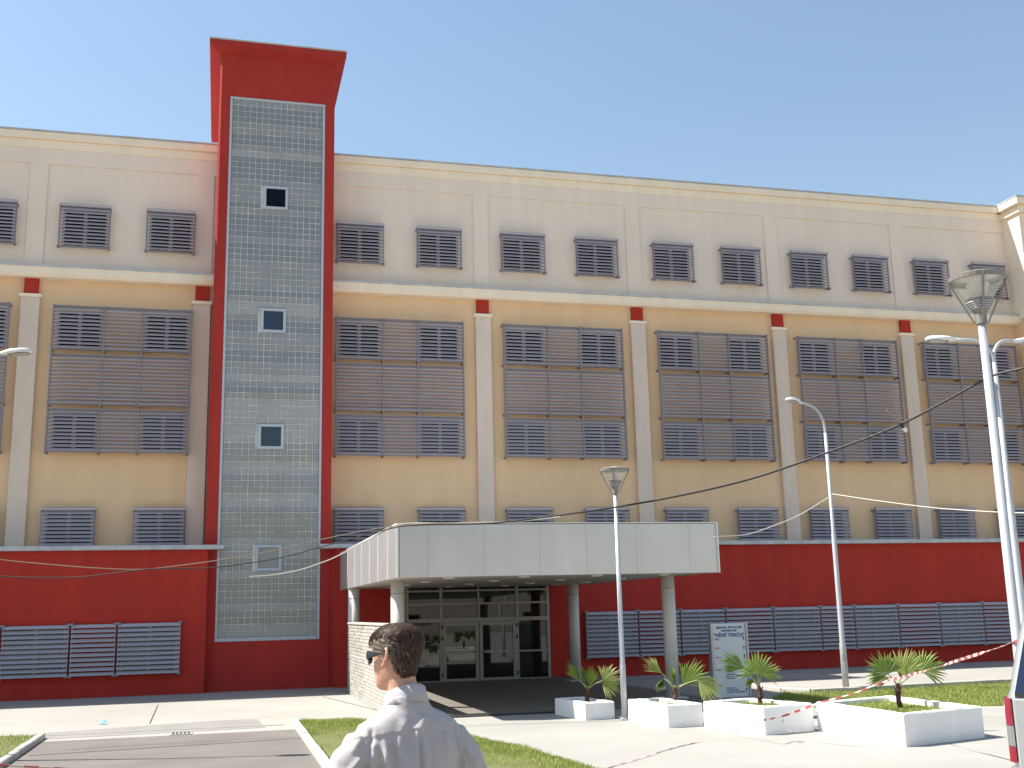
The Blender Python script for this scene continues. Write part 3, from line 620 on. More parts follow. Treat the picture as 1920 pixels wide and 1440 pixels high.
street_light(14.30, -20.55, 6.55, [(-0.93, 0.36, 0.62, 0.46), (0.93, 0.2, 0.62, 0.46)], 'double-arm street light behind the cone lamp post at the right edge')
street_light(-4.98, -16.2, 6.42, [(0.97, -0.22, 1.55, 0.58)], 'street light reaching in from the left edge of the photo')

# ------------------------------------------------------------------ planters and palms
def planter(fl_, fr_, bl, h, label):
    fl_, fr_, bl = Vector((*fl_, 0)), Vector((*fr_, 0)), Vector((*bl, 0)); br = fr_ + bl - fl_; c = (fl_ + br) / 2
    r_ = thing('planter', label, 'planter', (c.x, c.y, 0), 'white masonry planters'); T = 0.15
    u = (fr_ - fl_).normalized(); v = (bl - fl_).normalized()
    O = [fl_, fr_, br, bl]; I = [fl_ + u * T + v * T, fr_ - u * T + v * T, br - u * T - v * T, bl + u * T - v * T]; b_ = 0.018; s = MB()
    cen = c
    sh = lambda P, k: [p + (cen - p).normalized() * k for p in P]
    layers = [(O, 0.0), (O, h - b_)]; vs = []
    def ringz(P, z, jit=0.0): return [(p.x, p.y, z + random.uniform(-jit, jit)) for p in P]
    def dens(P, n=14):
        o2 = []
        for i in range(4):
            for k in range(n): o2.append(P[i].lerp(P[(i + 1) % 4], k / n))
        return o2
    A, B, C, D = dens(O), dens(sh(O, b_)), dens(sh(I, -b_)), dens(I); n = len(A)
    rows = [ringz(A, 0.0), ringz(A, h - b_ - 0.004, 0.003), ringz(B, h, 0.005), ringz(C, h, 0.005), ringz(D, h - b_, 0.004), ringz(D, 0.02)]
    s.grid(rows, True); s.build('planter_box', 'white_paint', r_)
    s = MB(); s.prism([(p.x, p.y) for p in I], 0.02, h - 0.10); s.build('soil_bed', 'soil', r_)
    grass('grass', [(p.x, p.y) for p in sh(I, 0.01)], 5200, 0.085, lambda y: h - 0.104, None, parent=r_, off=(c.x, c.y, 0))
    return c, u, v
planter((7.84, -15.19), (8.50, -15.12), (7.66, -13.63), 0.35, 'smallest white planter box, nearest the glass doors')
planter((8.79, -17.31), (9.53, -17.25), (8.62, -15.62), 0.42, 'white planter box just right of the slim lamp post')
planter((9.82, -19.22), (10.92, -18.96), (9.42, -17.55), 0.48, 'white planter box in front of the information sign')
planter((11.0, -21.65), (12.84, -21.12), (11.0, -18.96), 0.50, 'largest white planter box, nearest the parked car')
def fan(parent, root, base, hub, d, nrm, rad, span, n=20, pale=False, fold=0.35, droop=0.12):
    """one fan frond: petiole base->hub, leaflets spread about direction d in the plane with normal nrm"""
    base, hub, d, nrm = Vector(base), Vector(hub), Vector(d).normalized(), Vector(nrm).normalized()
    nrm = (nrm - d * nrm.dot(d)).normalized(); e = nrm.cross(d); s = MB()
    mid = (base + hub) / 2 + Vector((0, 0, 0.03)); s.cm = 1; s.tube(bez([base, mid, hub], 4), [0.014 - 0.0009 * k for k in range(9)], 6); s.cm = 0
    for i in range(n):
        a = (i / (n - 1) - 0.5) * span; L = rad * (1 - 0.22 * abs(i / (n - 1) - 0.5) * 2) * random.uniform(0.9, 1.08); da = span / (n - 1) * 0.5
        dr = lambda t: nrm * (-0.22 * t * t * rad * abs(math.sin(a)) * fold) + Vector((0, 0, -droop * t * t * rad * random.uniform(0.6, 1.4)))
        dir_ = lambda q: d * math.cos(q) + e * math.sin(q)
        c0 = hub + nrm * 0.004; split = 0.58
        l1 = hub + dir_(a - da) * L * split - nrm * 0.012 + dr(split); r1 = hub + dir_(a + da) * L * split - nrm * 0.012 + dr(split); m1 = hub + dir_(a) * L * split + nrm * 0.010 + dr(split)
        tw = a + random.uniform(-0.05, 0.05); wv = L * math.sin(da) * 0.30
        t8 = hub + dir_(tw) * L * 0.82 + dr(0.82); sd_ = (-d * math.sin(tw) + e * math.cos(tw)) * wv; tip = hub + dir_(tw) * L + dr(1.0)
        s.add([c0, l1, m1, r1, t8 - sd_, t8 + nrm * 0.006, t8 + sd_, tip], [(0, 2, 1), (0, 3, 2), (1, 2, 5, 4), (2, 3, 6, 5), (4, 5, 7), (5, 6, 7)])
    s.build('frond', ['palm_leaf_pale' if pale else 'palm_leaf', 'palm_stem'], parent)
def palm(bx_, by_, bz_, th, px, fronds, label):
    """px: metres per photo pixel at this palm; fronds: (hub dx, hub dz, fan angle deg from +x, radius, span deg, normal, pale) in pixels"""
    r_ = thing('palm', label, 'palm', (bx_, by_, bz_), 'young fan palms in planters'); s = MB(); n = 10
    pts = [(bx_ + 0.012 * math.sin(i * 1.1), by_, bz_ - 0.05 + (th + 0.08) * i / n) for i in range(n + 1)]
    s.tube(pts, [0.048 - 0.018 * i / n + (0.008 if i % 2 else 0.0) for i in range(n + 1)], 9); s.build('trunk', 'palm_trunk', r_)
    for k in range(9):
        a = random.uniform(0, 6.28); f = MB(); z0 = bz_ + th * random.uniform(0.3, 0.95); c, si = math.cos(a), math.sin(a)
        f.tube([(bx_ + c * 0.03, by_ + si * 0.03, z0), (bx_ + c * 0.06, by_ + si * 0.06, z0 + 0.06), (bx_ + c * 0.075, by_ + si * 0.075, z0 + 0.1)], [0.014, 0.009, 0.003], 5); f.build('leaf_base', 'palm_trunk', r_)
    top = Vector((bx_, by_, bz_ + th))
    right = Vector((0.93, -0.36, 0)); toward = Vector((-0.36, -0.93, 0))
    for dx, dz, ang, rad, span, nr, dep, pale in fronds:
        hub = Vector((bx_, by_, bz_)) + right * (dx * px) + Vector((0, 0, dz * px)) + toward * dep
        d = right * math.cos(R(ang)) + Vector((0, 0, math.sin(R(ang)))) + toward * dep * 0.8
        N = right * nr[0] + toward * nr[1] + Vector((0, 0, nr[2]))
        fan(r_, None, top + Vector((0, 0, -0.02)), hub, d, N, rad * px, R(span), pale=pale)
palm(8.14, -14.45, 0.25, 0.33, 0.0123, [(-12, 40, 118, 44, 60, (0.8, 0.6, 0.2), 0.08, False), (4, 30, 82, 42, 70, (-0.5, 0.8, 0.1), 0.05, False), (28, 40, 40, 38, 130, (0.1, 0.9, 0.3), -0.02, True), (26, 38, -30, 36, 90, (0.2, 0.8, 0.6), 0.1, True), (-4, 34, 100, 40, 40, (0.9, 0.4, 0.1), -0.15, False)], 'small fan palm in the planter nearest the doors')
palm(9.36, -16.35, 0.32, 0.32, 0.0116, [(-22, 55, 135, 44, 70, (0.6, 0.7, 0.4), 0.1, True), (14, 34, 50, 58, 95, (-0.3, 0.9, 0.3), 0.02, False), (40, 42, -28, 48, 110, (0.1, 0.8, 0.55), 0.1, True), (0, 32, 95, 40, 45, (0.9, 0.5, 0.0), -0.1, False), (-18, 44, 235, 24, 50, (0.5, 0.8, 0.3), -0.1, False)], 'fan palm with drooping right frond beside the slim lamp post')
palm(10.35, -18.05, 0.38, 0.34, 0.0106, [(-26, 66, 145, 54, 80, (0.2, 0.9, 0.3), 0.12, False), (-2, 56, 88, 50, 190, (-0.2, 0.97, 0.15), 0.05, False), (4, 54, 25, 40, 100, (-0.1, 0.9, 0.4), 0.0, True), (-8, 48, 215, 26, 50, (0.3, 0.8, 0.4), 0.0, True), (2, 44, 60, 34, 50, (-0.7, 0.6, 0.2), -0.2, False)], 'fan palm overlapping the information sign')
palm(12.12, -19.85, 0.40, 0.40, 0.0096, [(-18, 62, 118, 52, 175, (0.0, 1.0, 0.25), 0.10, False), (10, 58, 72, 62, 110, (-0.45, 0.85, 0.2), 0.02, True), (46, 66, 48, 52, 170, (0.05, 0.95, 0.3), -0.05, False), (-14, 56, 190, 44, 60, (0.1, 0.8, 0.6), 0.05, True), (12, 50, 85, 46, 60, (0.7, 0.6, 0.2), -0.25, False)], 'bushiest fan palm in the largest planter')

# ------------------------------------------------------------------ information sign
IS = thing('information_sign', 'tall white hospital information sign with blue and red lettering behind the planters', 'sign', (12.96, -11.35, 0))
s = MB(); s.bbox(12.50, 13.40, -11.40, -11.26, 0.0, 1.80, 0.012); s.build('sign_panel', 'sign_white', IS)
MB().bbox(12.44, 12.499, -11.43, -11.24, 0.0, 1.81, 0.008).build('side_post', 'galvanised', IS); MB().bbox(13.401, 13.46, -11.43, -11.24, 0.0, 1.81, 0.008).build('side_post', 'galvanised', IS)
def text(body, x, z, size, m_, parent, align='LEFT', y=-11.404, bold=0.0):
    cu = bpy.data.curves.new('lettering', 'FONT'); cu.body = body; cu.size = size; cu.align_x = align; cu.extrude = 0.0015; cu.offset = bold
    tmp = bpy.data.objects.new('tmp', cu); COL.objects.link(tmp); dg = bpy.context.evaluated_depsgraph_get(); me = bpy.data.meshes.new_from_object(tmp.evaluated_get(dg))
    bpy.data.objects.remove(tmp); me.materials.clear(); me.materials.append(MATS[m_])
    o = make_obj('lettering', me, parent, (x - parent.location.x, y - parent.location.y, z - parent.location.z)); o.rotation_euler = (math.pi / 2, 0, 0); return o
text('QENDRA SPITALORE', 12.95, 1.675, 0.078, 'ink_blue', IS, 'CENTER', bold=0.002); text('UNIVERSITARE', 12.95, 1.60, 0.066, 'ink_blue', IS, 'CENTER', bold=0.002); text('"N\u00cbN\u00cb TEREZA"', 12.95, 1.475, 0.118, 'ink_blue', IS, 'CENTER', bold=0.003)
for k, z in enumerate((1.40, 1.18, 0.955, 0.655, 0.27)): text('Kati %d' % (k + 1), 12.55, z, 0.062, 'ink_red', IS, bold=0.001)
for ws, z, mm in (((0.07, 0.05), 0.925, 'ink_black'), ((0.16,), 0.875, 'ink_black'), ((0.22,), 0.615, 'ink_red'), ((0.29,), 0.56, 'ink_blue'), ((0.14, 0.04, 0.22), 0.51, 'ink_black'), ((0.24,), 0.46, 'ink_black'), ((0.15, 0.03), 0.225, 'ink_blue'), ((0.31,), 0.175, 'ink_black'), ((0.17, 0.03, 0.23), 0.125, 'ink_black')):
    ln_ = MB(); x_ = 12.80                       # lines too small to read in the photograph: rows of letter-sized strokes
    for w_ in ws:
        e_ = x_ + w_
        while x_ < e_:
            lw = random.uniform(0.009, 0.017); ln_.box(x_, x_ + lw, -11.4035, -11.4005, z - 0.014 + random.choice((0, 0, 0.005)), z + 0.014 - random.choice((0, 0.004))); x_ += lw + 0.006
        x_ += 0.02
    tag(ln_.build('small_print', mm, IS), kind='stuff')
for z in (1.40, 1.17, 0.96, 0.14):
    a = MB(); a.box(13.325, 13.345, -11.405, -11.4005, z - 0.02, z + 0.035); a.add([(13.305, -11.405, z + 0.0355), (13.365, -11.405, z + 0.0355), (13.335, -11.405, z + 0.075), (13.305, -11.4005, z + 0.0355), (13.365, -11.4005, z + 0.0355), (13.335, -11.4005, z + 0.075)], [(0, 1, 2), (5, 4, 3), (0, 3, 4, 1), (1, 4, 5, 2), (2, 5, 3, 0)]); a.build('arrow', 'ink_black', IS)

# ------------------------------------------------------------------ drain grate, litter
dg_ = thing('drain_grate', 'small slotted drain grate at the road edge', 'drain grate', (-0.16, -13.85, 0))
MB().bbox(-0.37, 0.05, -14.02, -13.68, 0.005, 0.018, 0.004).build('grate_frame', 'kerb_concrete', dg_)
for k in range(5): MB().box(-0.335 + k * 0.074, -0.284 + k * 0.074, -13.98, -13.72, 0.0185, 0.021).build('slot', 'ink_black', dg_)
s = MB(); P = []
for i in range(7):
    P.append([(-1.98 + 0.028 * j + random.uniform(-0.012, 0.012), -10.86 + 0.03 * i, 0.006 + 0.07 * math.exp(-((i - 3) ** 2 + (j - 3) ** 2) / 6) + random.uniform(0, 0.02)) for j in range(7)])
s.grid(P, flip=True); tag(s.build('plastic_bag', 'plastic_blue'), 'crumpled light blue plastic bag on the concrete at left', 'litter')
s = MB(); P = []
for i in range(7): P.append([(12.25 + 0.07 * j + random.uniform(-0.02, 0.02), -8.3 + 0.05 * i, 0.008 + 0.09 * math.exp(-((i - 3) ** 2 + (j - 3) ** 2) / 6) + random.uniform(0, 0.03)) for j in range(7)])
s.grid(P, flip=True); tag(s.build('plastic_sheet', 'tape_white'), 'crumpled white sheet lying in the shade near the base wall louvres', 'litter')

# ------------------------------------------------------------------ cables and barrier tape
def cable(pts, rad, m_, label, n=8):
    s = MB(); s.tube(bez(pts, n), rad, 6); return tag(s.build('cable', m_), label, 'cable')
CAM = Vector((0.4836, -37.7065, 2.249)); F_ = 2076.73
def at(px, py, depth): return CAM + (rt * ((px - 960) / F_) - up * ((py - 720) / F_) + fw) * depth
PTS = {}
BK = [(1920, 690, 19.8), (1868, 702, 20.3), (1838, 716, 20.6), (1690, 795, 21.6), (1553, 848, 22.4), (1400, 900, 23.0), (1230, 938, 23.3), (1050, 966, 23.5), (920, 981, 23.6), (780, 985, 23.5), (720, 994, 23.4), (600, 1026, 23.0), (520, 1047, 22.6), (400, 1064, 22.0), (280, 1067, 21.6), (160, 1081, 21.2), (80, 1083, 21.0), (0, 1080, 20.8), (-120, 1066, 20.4)]
cable([at(*q) for q in BK], [0.023] * 40 + [0.023 - 0.012 * min(1.0, k / 40) for k in range(len(bez([(0, 0, 0)] * len(BK), 8)) - 40)], 'cable_black', 'thick dark cable sagging across the facade from the right lamps')
cable([at(*q) for q in [(-120, 1030, 20.6), (0, 1049, 21.0), (90, 1058, 21.2), (180, 1065, 21.4), (265, 1067.5, 21.65), (330, 1061, 21.9), (405, 1051, 22.1), (500, 1035, 22.5), (600, 1012, 23.0), (700, 992, 23.3), (780, 983, 23.4), (920, 977, 23.5)]], 0.010, 'cable_brown', 'thin brown cable above the base wall left of the tower')
cable([at(*q) for q in [(468, 1081, 22.4), (510, 1078, 22.6), (560, 1069, 22.8), (600, 1056, 23.0), (632, 1043, 23.2), (680, 1018, 23.4), (745, 984, 23.55), (840, 981, 23.6), (960, 978, 23.7), (1050, 969, 23.8)]], 0.013, 'cable_white', 'white cable end curving down in front of the glass blocks')
cable([at(*q) for q in [(1340, 1006, 25.2), (1400, 1002, 26.0), (1450, 986, 26.8), (1500, 965, 27.6), (1556, 931, 28.8)]], 0.013, 'cable_white', 'white cable rising from the canopy corner to the street light')
cable([at(*q) for q in [(1560, 926, 28.9), (1640, 938, 27.4), (1750, 952, 25.5), (1850, 959, 23.6), (1925, 962, 22.0), (2000, 962, 21)]], 0.010, 'cable_white', 'thin pale cable running right from the single-arm street light')
s = MB(); a = at(1691, 797, 21.6); s.tube([a + Vector((-0.30, 0, 0.29)), a + Vector((-0.02, 0, 0.03))], 0.013, 6); s.cm = 1; s.tube([a + Vector((-0.03, 0, 0.04)), a + Vector((0.03, 0, -0.05))], 0.035, 8); s.cm = 2; s.tube([a + Vector((0.03, 0, -0.05)), a + Vector((0.09, 0, -0.12))], 0.04, 10)
tag(s.build('cable_clamp', ['cable_brown', 'cable_black', 'lamp_white']), 'cable clamp with a stick and white insulator on the dark cable', 'clamp')
def tape(pts, w, label, seg=0.16, twist=0.0, n=14):
    P = bez(pts, n); s = MB(); acc = 0.0; last = None; rows = []
    for i, p in enumerate(P):
        t_ = (P[min(i + 1, len(P) - 1)] - P[max(i - 1, 0)]).normalized(); sd_ = t_.cross(Vector((0, 0, 1)));
        sd_ = sd_.normalized() if sd_.length > 1e-3 else Vector((1, 0, 0)); u = sd_.cross(t_)
        if last is not None: acc += (p - last).length
        last = p; an = math.sin(acc * 1.7) * twist + 0.5; v = (u * math.cos(an) + sd_ * math.sin(an)) * (w / 2); q = t_.cross(v).normalized() * 0.0015
        rows.append(([p - v - q, p + v - q, p + v + q, p - v + q], acc))
    for i in range(len(rows) - 1):
        s.cm = int(rows[i][1] / seg) % 2; A, B = rows[i][0], rows[i + 1][0]
        s.add(A + B, [(0, 1, 5, 4), (1, 2, 6, 5), (2, 3, 7, 6), (3, 0, 4, 7)])
    return tag(s.build('barrier_tape', ['tape_white', 'tape_red']), label, 'barrier tape')
pt3 = Vector((8.50, -27.66, 1.80))
palm4 = Vector((12.02, -20.0, 1.0))
tape([pt3 + Vector((0.05, 0.08, 0)), pt3 + Vector((-0.065, -0.01, 0.02)), at(1870, 1215, 12.2), at(1800, 1237, 14.0), at(1720, 1262, 16.6), at(1655, 1279, 18.4), at(1600, 1300, 18.2), at(1540, 1317, 17.8), at(1470, 1342, 18.6), at(1432, 1350, 18.2)], 0.036, 'red and white barrier tape strung from the lamp post past the bushiest palm', 0.17, 1.0, 40)
tape([at(1468, 1341, 18.5), at(1468, 1354, 18.5), at(1478, 1368, 18.4), at(1489, 1373, 18.3)], 0.05, 'loose end of barrier tape hanging against the white planter', 0.12, 1.5, 8)
def gz(px, py):
    d = rt * ((px - 960) / F_) - up * ((py - 720) / F_) + fw; t_ = (0.012 - CAM.z) / d.z; return CAM + d * t_
tape([at(1432, 1350, 18.2), gz(1372, 1380), gz(1280, 1398), gz(1190, 1425), gz(1120, 1446)], 0.014, 'barrier tape trailing over the pale concrete towards the grass', 0.22, 1.2, 20)
tape([at(-40, 1432, 15.5), at(40, 1437, 15.6), at(120, 1441, 15.7), at(220, 1452, 15.8)], 0.04, 'barrier tape crossing the road at the lower left corner', 0.2, 0.4, 14)

# ================================================================== PARKED CAR (rear corner in view at the right edge)
CH = R(44); ch_f = Vector((math.sin(CH), math.cos(CH), 0)); ch_r = Vector((math.cos(CH), -math.sin(CH), 0))
corner = at(1879, 1300, 7.6); cc = Vector((corner.x, corner.y, 0)) + ch_r * 0.935
CAR = thing('parked_car', 'silver car seen only by its rear corner at the right edge', 'car', (cc.x, cc.y, zg(cc.y)), rz=-CH)
half = [(0.0, 0.40), (0.78, 0.40), (0.88, 0.46), (0.915, 0.62), (0.93, 0.85), (0.935, 1.10), (0.925, 1.20), (0.90, 1.25), (0.845, 1.50), (0.79, 1.70), (0.74, 1.78), (0.62, 1.83), (0.3, 1.86), (0.0, 1.865)]
def car_top(y): return 1.9 if y < 2.9 else (1.9 - (y - 2.9) * 1.05 if y < 3.55 else max(0.95, 1.22 - (y - 3.55) * 0.14))
st = [(-0.005, 0.16, 0.10), (0.0, 0.09, 0.04), (0.03, 0.035, 0.015), (0.08, 0.012, 0.005), (0.16, 0.0, 0.0), (0.6, 0, 0), (1.2, 0, 0), (2.0, 0, 0), (2.9, 0, 0), (3.2, 0, 0), (3.55, 0.0, 0), (4.2, 0.03, 0), (4.45, 0.08, 0.03), (4.55, 0.2, 0.1)]
rows = []
for y, ins, iz in st:
    tp = car_top(y); r_ = []
    for x, z in half: r_.append((max(0, x - ins) if x > 0 else 0.0, y + (0.16 * max(0, z - 1.25) / 0.6 if y < 0.5 else 0), min(max(z, 0.40 + iz), tp - iz)))
    rows.append([(-x, yy, z) for x, yy, z in r_[::-1]] + r_[1:-1])
s = MB(); s.grid(rows, True, True); n_ = len(rows[0]); s.add(rows[0], [tuple(range(n_))]); s.add(rows[-1], [tuple(range(n_ - 1, -1, -1))])
body = s.build('body', 'car_paint', CAR, True, world=False)
def car_part(nm, m_, fn, parent=CAR, smooth=False):
    s = MB(); fn(s); return s.build(nm, m_, parent, smooth, world=False)
def corner_light(s, z0, z1, sx):
    prof = [(0.941, 0.20), (0.944, 0.12), (0.935, 0.055), (0.905, 0.012), (0.89, 0.002), (0.885, -0.004), (0.885, 0.03), (0.89, 0.04), (0.90, 0.12), (0.90, 0.20)]
    s.prism([(sx * x, y) for x, y in prof], z0, z1)
for sx in (-1, 1):
    tl = car_part('tail_light', 'light_red', lambda s: corner_light(s, 1.02, 1.20, sx))
    car_part('reversing_lens', 'light_clear', lambda s: corner_light(s, 0.885, 1.018, sx), tl); car_part('reflector', 'light_red', lambda s: corner_light(s, 0.78, 0.883, sx), tl)
    for wy in (0.85, 3.6):
        w_ = car_part('wheel', 'tyre_rubber', lambda s: s.tube([(sx * 0.70, wy, 0.35), (sx * 0.72, wy, 0.35), (sx * 0.90, wy, 0.35), (sx * 0.915, wy, 0.35)], [0.32, 0.35, 0.35, 0.32], 24)); car_part('rim', 'wheel_rim', lambda s: s.tube([(sx * 0.9155, wy, 0.35), (sx * 0.925, wy, 0.35)], [0.22, 0.18], 20), w_)
    car_part('side_window', 'car_glass', lambda s: s.add([(sx * 0.905, 0.5, 1.27), (sx * 0.905, 2.95, 1.27), (sx * 0.805, 2.75, 1.68), (sx * 0.805, 0.6, 1.68)], [(0, 1, 2, 3)]))
car_part('rear_window', 'car_glass', lambda s: s.add([(-0.855, 0.02, 1.235), (0.855, 0.02, 1.235), (0.74, 0.12, 1.70), (-0.74, 0.12, 1.70), (-0.855, -0.012, 1.235), (0.855, -0.012, 1.235), (0.74, 0.085, 1.70), (-0.74, 0.085, 1.70)], [(4, 5, 6, 7), (0, 4, 7, 3), (1, 2, 6, 5), (0, 1, 5, 4), (3, 7, 6, 2)]))
car_part('window_seal', 'car_plastic', lambda s: s.box(-0.855, 0.855, -0.014, 0.0, 1.205, 1.234))
car_part('tailgate', 'car_paint', lambda s: s.bbox(-0.875, 0.875, -0.022, 0.0, 0.74, 1.203, 0.012))
car_part('bumper', 'car_paint', lambda s: s.prism([(-0.93, 0.25), (-0.945, 0.12), (-0.93, 0.03), (-0.86, -0.05), (0, -0.075), (0.86, -0.05), (0.93, 0.03), (0.945, 0.12), (0.93, 0.25)], 0.44, 0.735))

# ================================================================== BUILDING ACROSS THE ROAD (seen mirrored in the entrance glass)
BB = thing('apartment_building', 'beige building seen mirrored in the entrance glass', 'building', (5, -84, 0.46))
MB().box(-35, 45, -92, -80, 0.4, 12.5).build('wall', 'beige_wall', BB); MB().bbox(-35.3, 45.3, -92.2, -79.7, 12.501, 12.9, 0.03).build('parapet', 'cream_plaster', BB)
for i in range(12):
    for z in (1.6, 5.2, 8.8):
        x = -31 + i * 6.4; o = MB().box(x - 0.9, x + 0.9, -79.999, -79.95, z, z + 1.6).build('window', 'alu_frame', BB); MB().box(x - 0.8, x + 0.8, -79.949, -79.93, z + 0.1, z + 1.5).build('pane', 'window_glass', o)

# ================================================================== MAN IN THE FOREGROUND
PC = at(763, 1350, 4.07); FEET = zg(PC.y); BYAW = R(14); HYAW = R(29)
PER = thing('person', 'man in a pale long-sleeved shirt and dark sunglasses looking left, seen from behind', 'person', (PC.x, PC.y + 0.02, FEET), rz=BYAW)
SHW = 1.07
HZ = at(750, 1170, 4.07).z - FEET - 0.238          # chin height above the feet
# head profile: z above chin, front, back, half width
HP = np.array([(0.000, 0.074, 0.000, 0.018), (0.006, 0.086, 0.022, 0.032), (0.020, 0.093, 0.048, 0.046), (0.040, 0.092, 0.060, 0.055), (0.058, 0.089, 0.068, 0.060), (0.072, 0.093, 0.072, 0.063), (0.084, 0.092, 0.077, 0.065), (0.098, 0.089, 0.083, 0.067), (0.115, 0.086, 0.089, 0.069), (0.130, 0.085, 0.094, 0.071), (0.142, 0.091, 0.097, 0.073), (0.158, 0.092, 0.100, 0.0755), (0.175, 0.088, 0.1015, 0.077), (0.192, 0.079, 0.098, 0.0745), (0.207, 0.065, 0.087, 0.067), (0.220, 0.046, 0.068, 0.053), (0.230, 0.025, 0.043, 0.034), (0.236, 0.006, 0.014, 0.012)])
def hs(th, z, off=0.0):
    F = np.interp(z, HP[:, 0], HP[:, 1]) + off; B = np.interp(z, HP[:, 0], HP[:, 2]) + off; W = np.interp(z, HP[:, 0], HP[:, 3]) + off
    c, s_ = math.cos(th), math.sin(th); y = F * math.copysign(abs(c) ** 0.92, c) if c > 0 else B * c; x = W * math.copysign(abs(s_) ** 0.86, s_)
    if off == 0:
        y += 0.026 * math.exp(-(th / 0.17) ** 2) * max(0, 1 - abs(z - 0.094 - 0.004) / 0.045) ** 0.8 * (1.15 if z < 0.1 else 0.85)      # nose
        y += 0.005 * math.exp(-(th / 0.3) ** 2) * (math.exp(-((z - 0.066) / 0.006) ** 2) + math.exp(-((z - 0.053) / 0.006) ** 2))          # lips
        y -= 0.009 * (math.exp(-((abs(th) - 0.38) / 0.16) ** 2)) * math.exp(-((z - 0.124) / 0.011) ** 2)                                    # eye sockets
        y += 0.004 * math.exp(-((abs(th) - 0.4) / 0.3) ** 2) * math.exp(-((z - 0.142) / 0.007) ** 2)                                       # brow
    return (x, y, z)
hrot = Matrix.Rotation(HYAW, 4, 'Z') @ Matrix.Rotation(R(-4), 4, 'X'); hoff = Vector((-0.022, 0.022, HZ))
def H2B(p): return hrot @ Vector(p) + hoff
bm_ = MB(); NZ = 64; NT = 56
zs_h = [0.236 * (1 - math.cos(math.pi * k / NZ)) / 2 for k in range(NZ + 1)]
P = [[H2B(hs(2 * math.pi * k / NT, z)) for k in range(NT)] for z in zs_h]
bm_.grid(P, True, True); bm_.add(P[0], [tuple(range(NT))]); bm_.add(P[-1], [tuple(range(NT - 1, -1, -1))])
for sx in (-1, 1):       # ears: rim, bowl, lobe
    E = lambda a, r_, d: H2B((sx * (0.073 + d), -0.008 - 0.35 * r_ * math.sin(a) + 0.6 * r_ * math.cos(a) * -1.0, 0.121 + r_ * math.sin(a)))
    bm_.tube([E(a, 0.030, 0.010 + 0.008 * math.cos(a)) for a in [R(q) for q in range(-70, 215, 15)]], 0.0062, 8)
    bm_.tube([E(R(-75), 0.028, 0.008), E(R(-85), 0.034, 0.008), E(R(-100), 0.032, 0.004)], [0.006, 0.0085, 0.005], 8)
    bm_.tube([H2B((sx * 0.060, -0.010, 0.118)), H2B((sx * 0.0785, -0.014, 0.120))], [(0.026, 0.019), (0.025, 0.017)], 12)
NB = Vector((0, 0.0, HZ - 0.075))
bm_.tube([NB + Vector((0, -0.012, -0.06)), NB + Vector((0, -0.006, 0)), NB + Vector((-0.006, 0.002, 0.05)), NB + Vector((-0.016, 0.010, 0.115))], [0.075, 0.062, 0.057, 0.054], 20)
SH = HZ - 0.115      # shoulder height
def loft(mb, secs, n=40, flip=True):
    rows = []
    for z, w, d, cy in secs: rows.append([(w * math.copysign(abs(math.cos(a)) ** 0.85, math.cos(a)), cy + d * math.copysign(abs(math.sin(a)) ** 0.9, math.sin(a)), z) for a in [2 * math.pi * k / n for k in range(n)]])
    mb.grid(rows, True, True); mb.add(rows[0], [tuple(range(n))] if secs[0][0] > secs[-1][0] else [tuple(range(n - 1, -1, -1))]); mb.add(rows[-1], [tuple(range(n - 1, -1, -1))] if secs[0][0] > secs[-1][0] else [tuple(range(n))])
loft(bm_, [(0.86, 0.15, 0.10, 0), (1.0, 0.15, 0.095, 0), (1.15, 0.16, 0.095, 0), (SH - 0.10, 0.155, 0.085, 0), (SH - 0.04, 0.14, 0.075, 0), (SH + 0.0, 0.10, 0.06, 0), (SH + 0.05, 0.06, 0.05, 0)])
for sx in (-1, 1):
    A = [Vector((sx * 0.105, -0.004, SH - 0.06)), Vector((sx * 0.165, -0.004, SH - 0.085)), Vector((sx * 0.222, -0.012, SH - 0.17)), Vector((sx * 0.262, -0.02, SH - 0.30)), Vector((sx * 0.268, 0.03, SH - 0.43)), Vector((sx * 0.270, 0.07, SH - 0.54))]
    bm_.tube(A, [0.030, 0.038, 0.040, 0.038, 0.034, 0.026], 14)
    w0 = A[-1]; dn = Vector((0, 0.25, -1)).normalized(); fwd = Vector((0, 1, 0.25)).normalized(); out = Vector((sx, 0, 0))
    bm_.tube([w0 - dn * 0.01, w0 + dn * 0.04, w0 + dn * 0.085], [(0.026, 0.019), (0.020, 0.040), (0.017, 0.040)], 12)
    for k, (o_f, L) in enumerate(((0.031, 0.068), (0.011, 0.078), (-0.010, 0.073), (-0.030, 0.058))):
        b0 = w0 + dn * 0.08 + fwd * o_f; bm_.tube([b0, b0 + dn * L * 0.45 - out * 0.004, b0 + dn * L * 0.78 - out * 0.016, b0 + dn * L * 0.95 - out * 0.030], [0.0098, 0.0092, 0.0085, 0.0065], 8)
    bm_.tube([w0 + dn * 0.03 + fwd * 0.024, w0 + dn * 0.055 + fwd * 0.048 - out * 0.006, w0 + dn * 0.082 + fwd * 0.056 - out * 0.014, w0 + dn * 0.10 + fwd * 0.055 - out * 0.02], [0.0135, 0.012, 0.0105, 0.0075], 8)
    G = [Vector((sx * 0.085, 0, 0.90)), Vector((sx * 0.09, 0.012, 0.68)), Vector((sx * 0.095, 0.015, 0.49)), Vector((sx * 0.10, -0.012, 0.30)), Vector((sx * 0.105, -0.02, 0.08))]
    bm_.tube(G, [0.088, 0.075, 0.054, 0.053, 0.038], 16); bm_.tube([Vector((sx * 0.105, -0.05, 0.045)), Vector((sx * 0.107, 0.03, 0.05)), Vector((sx * 0.115, 0.16, 0.032))], [(0.035, 0.035), (0.042, 0.038), (0.035, 0.022)], 12)
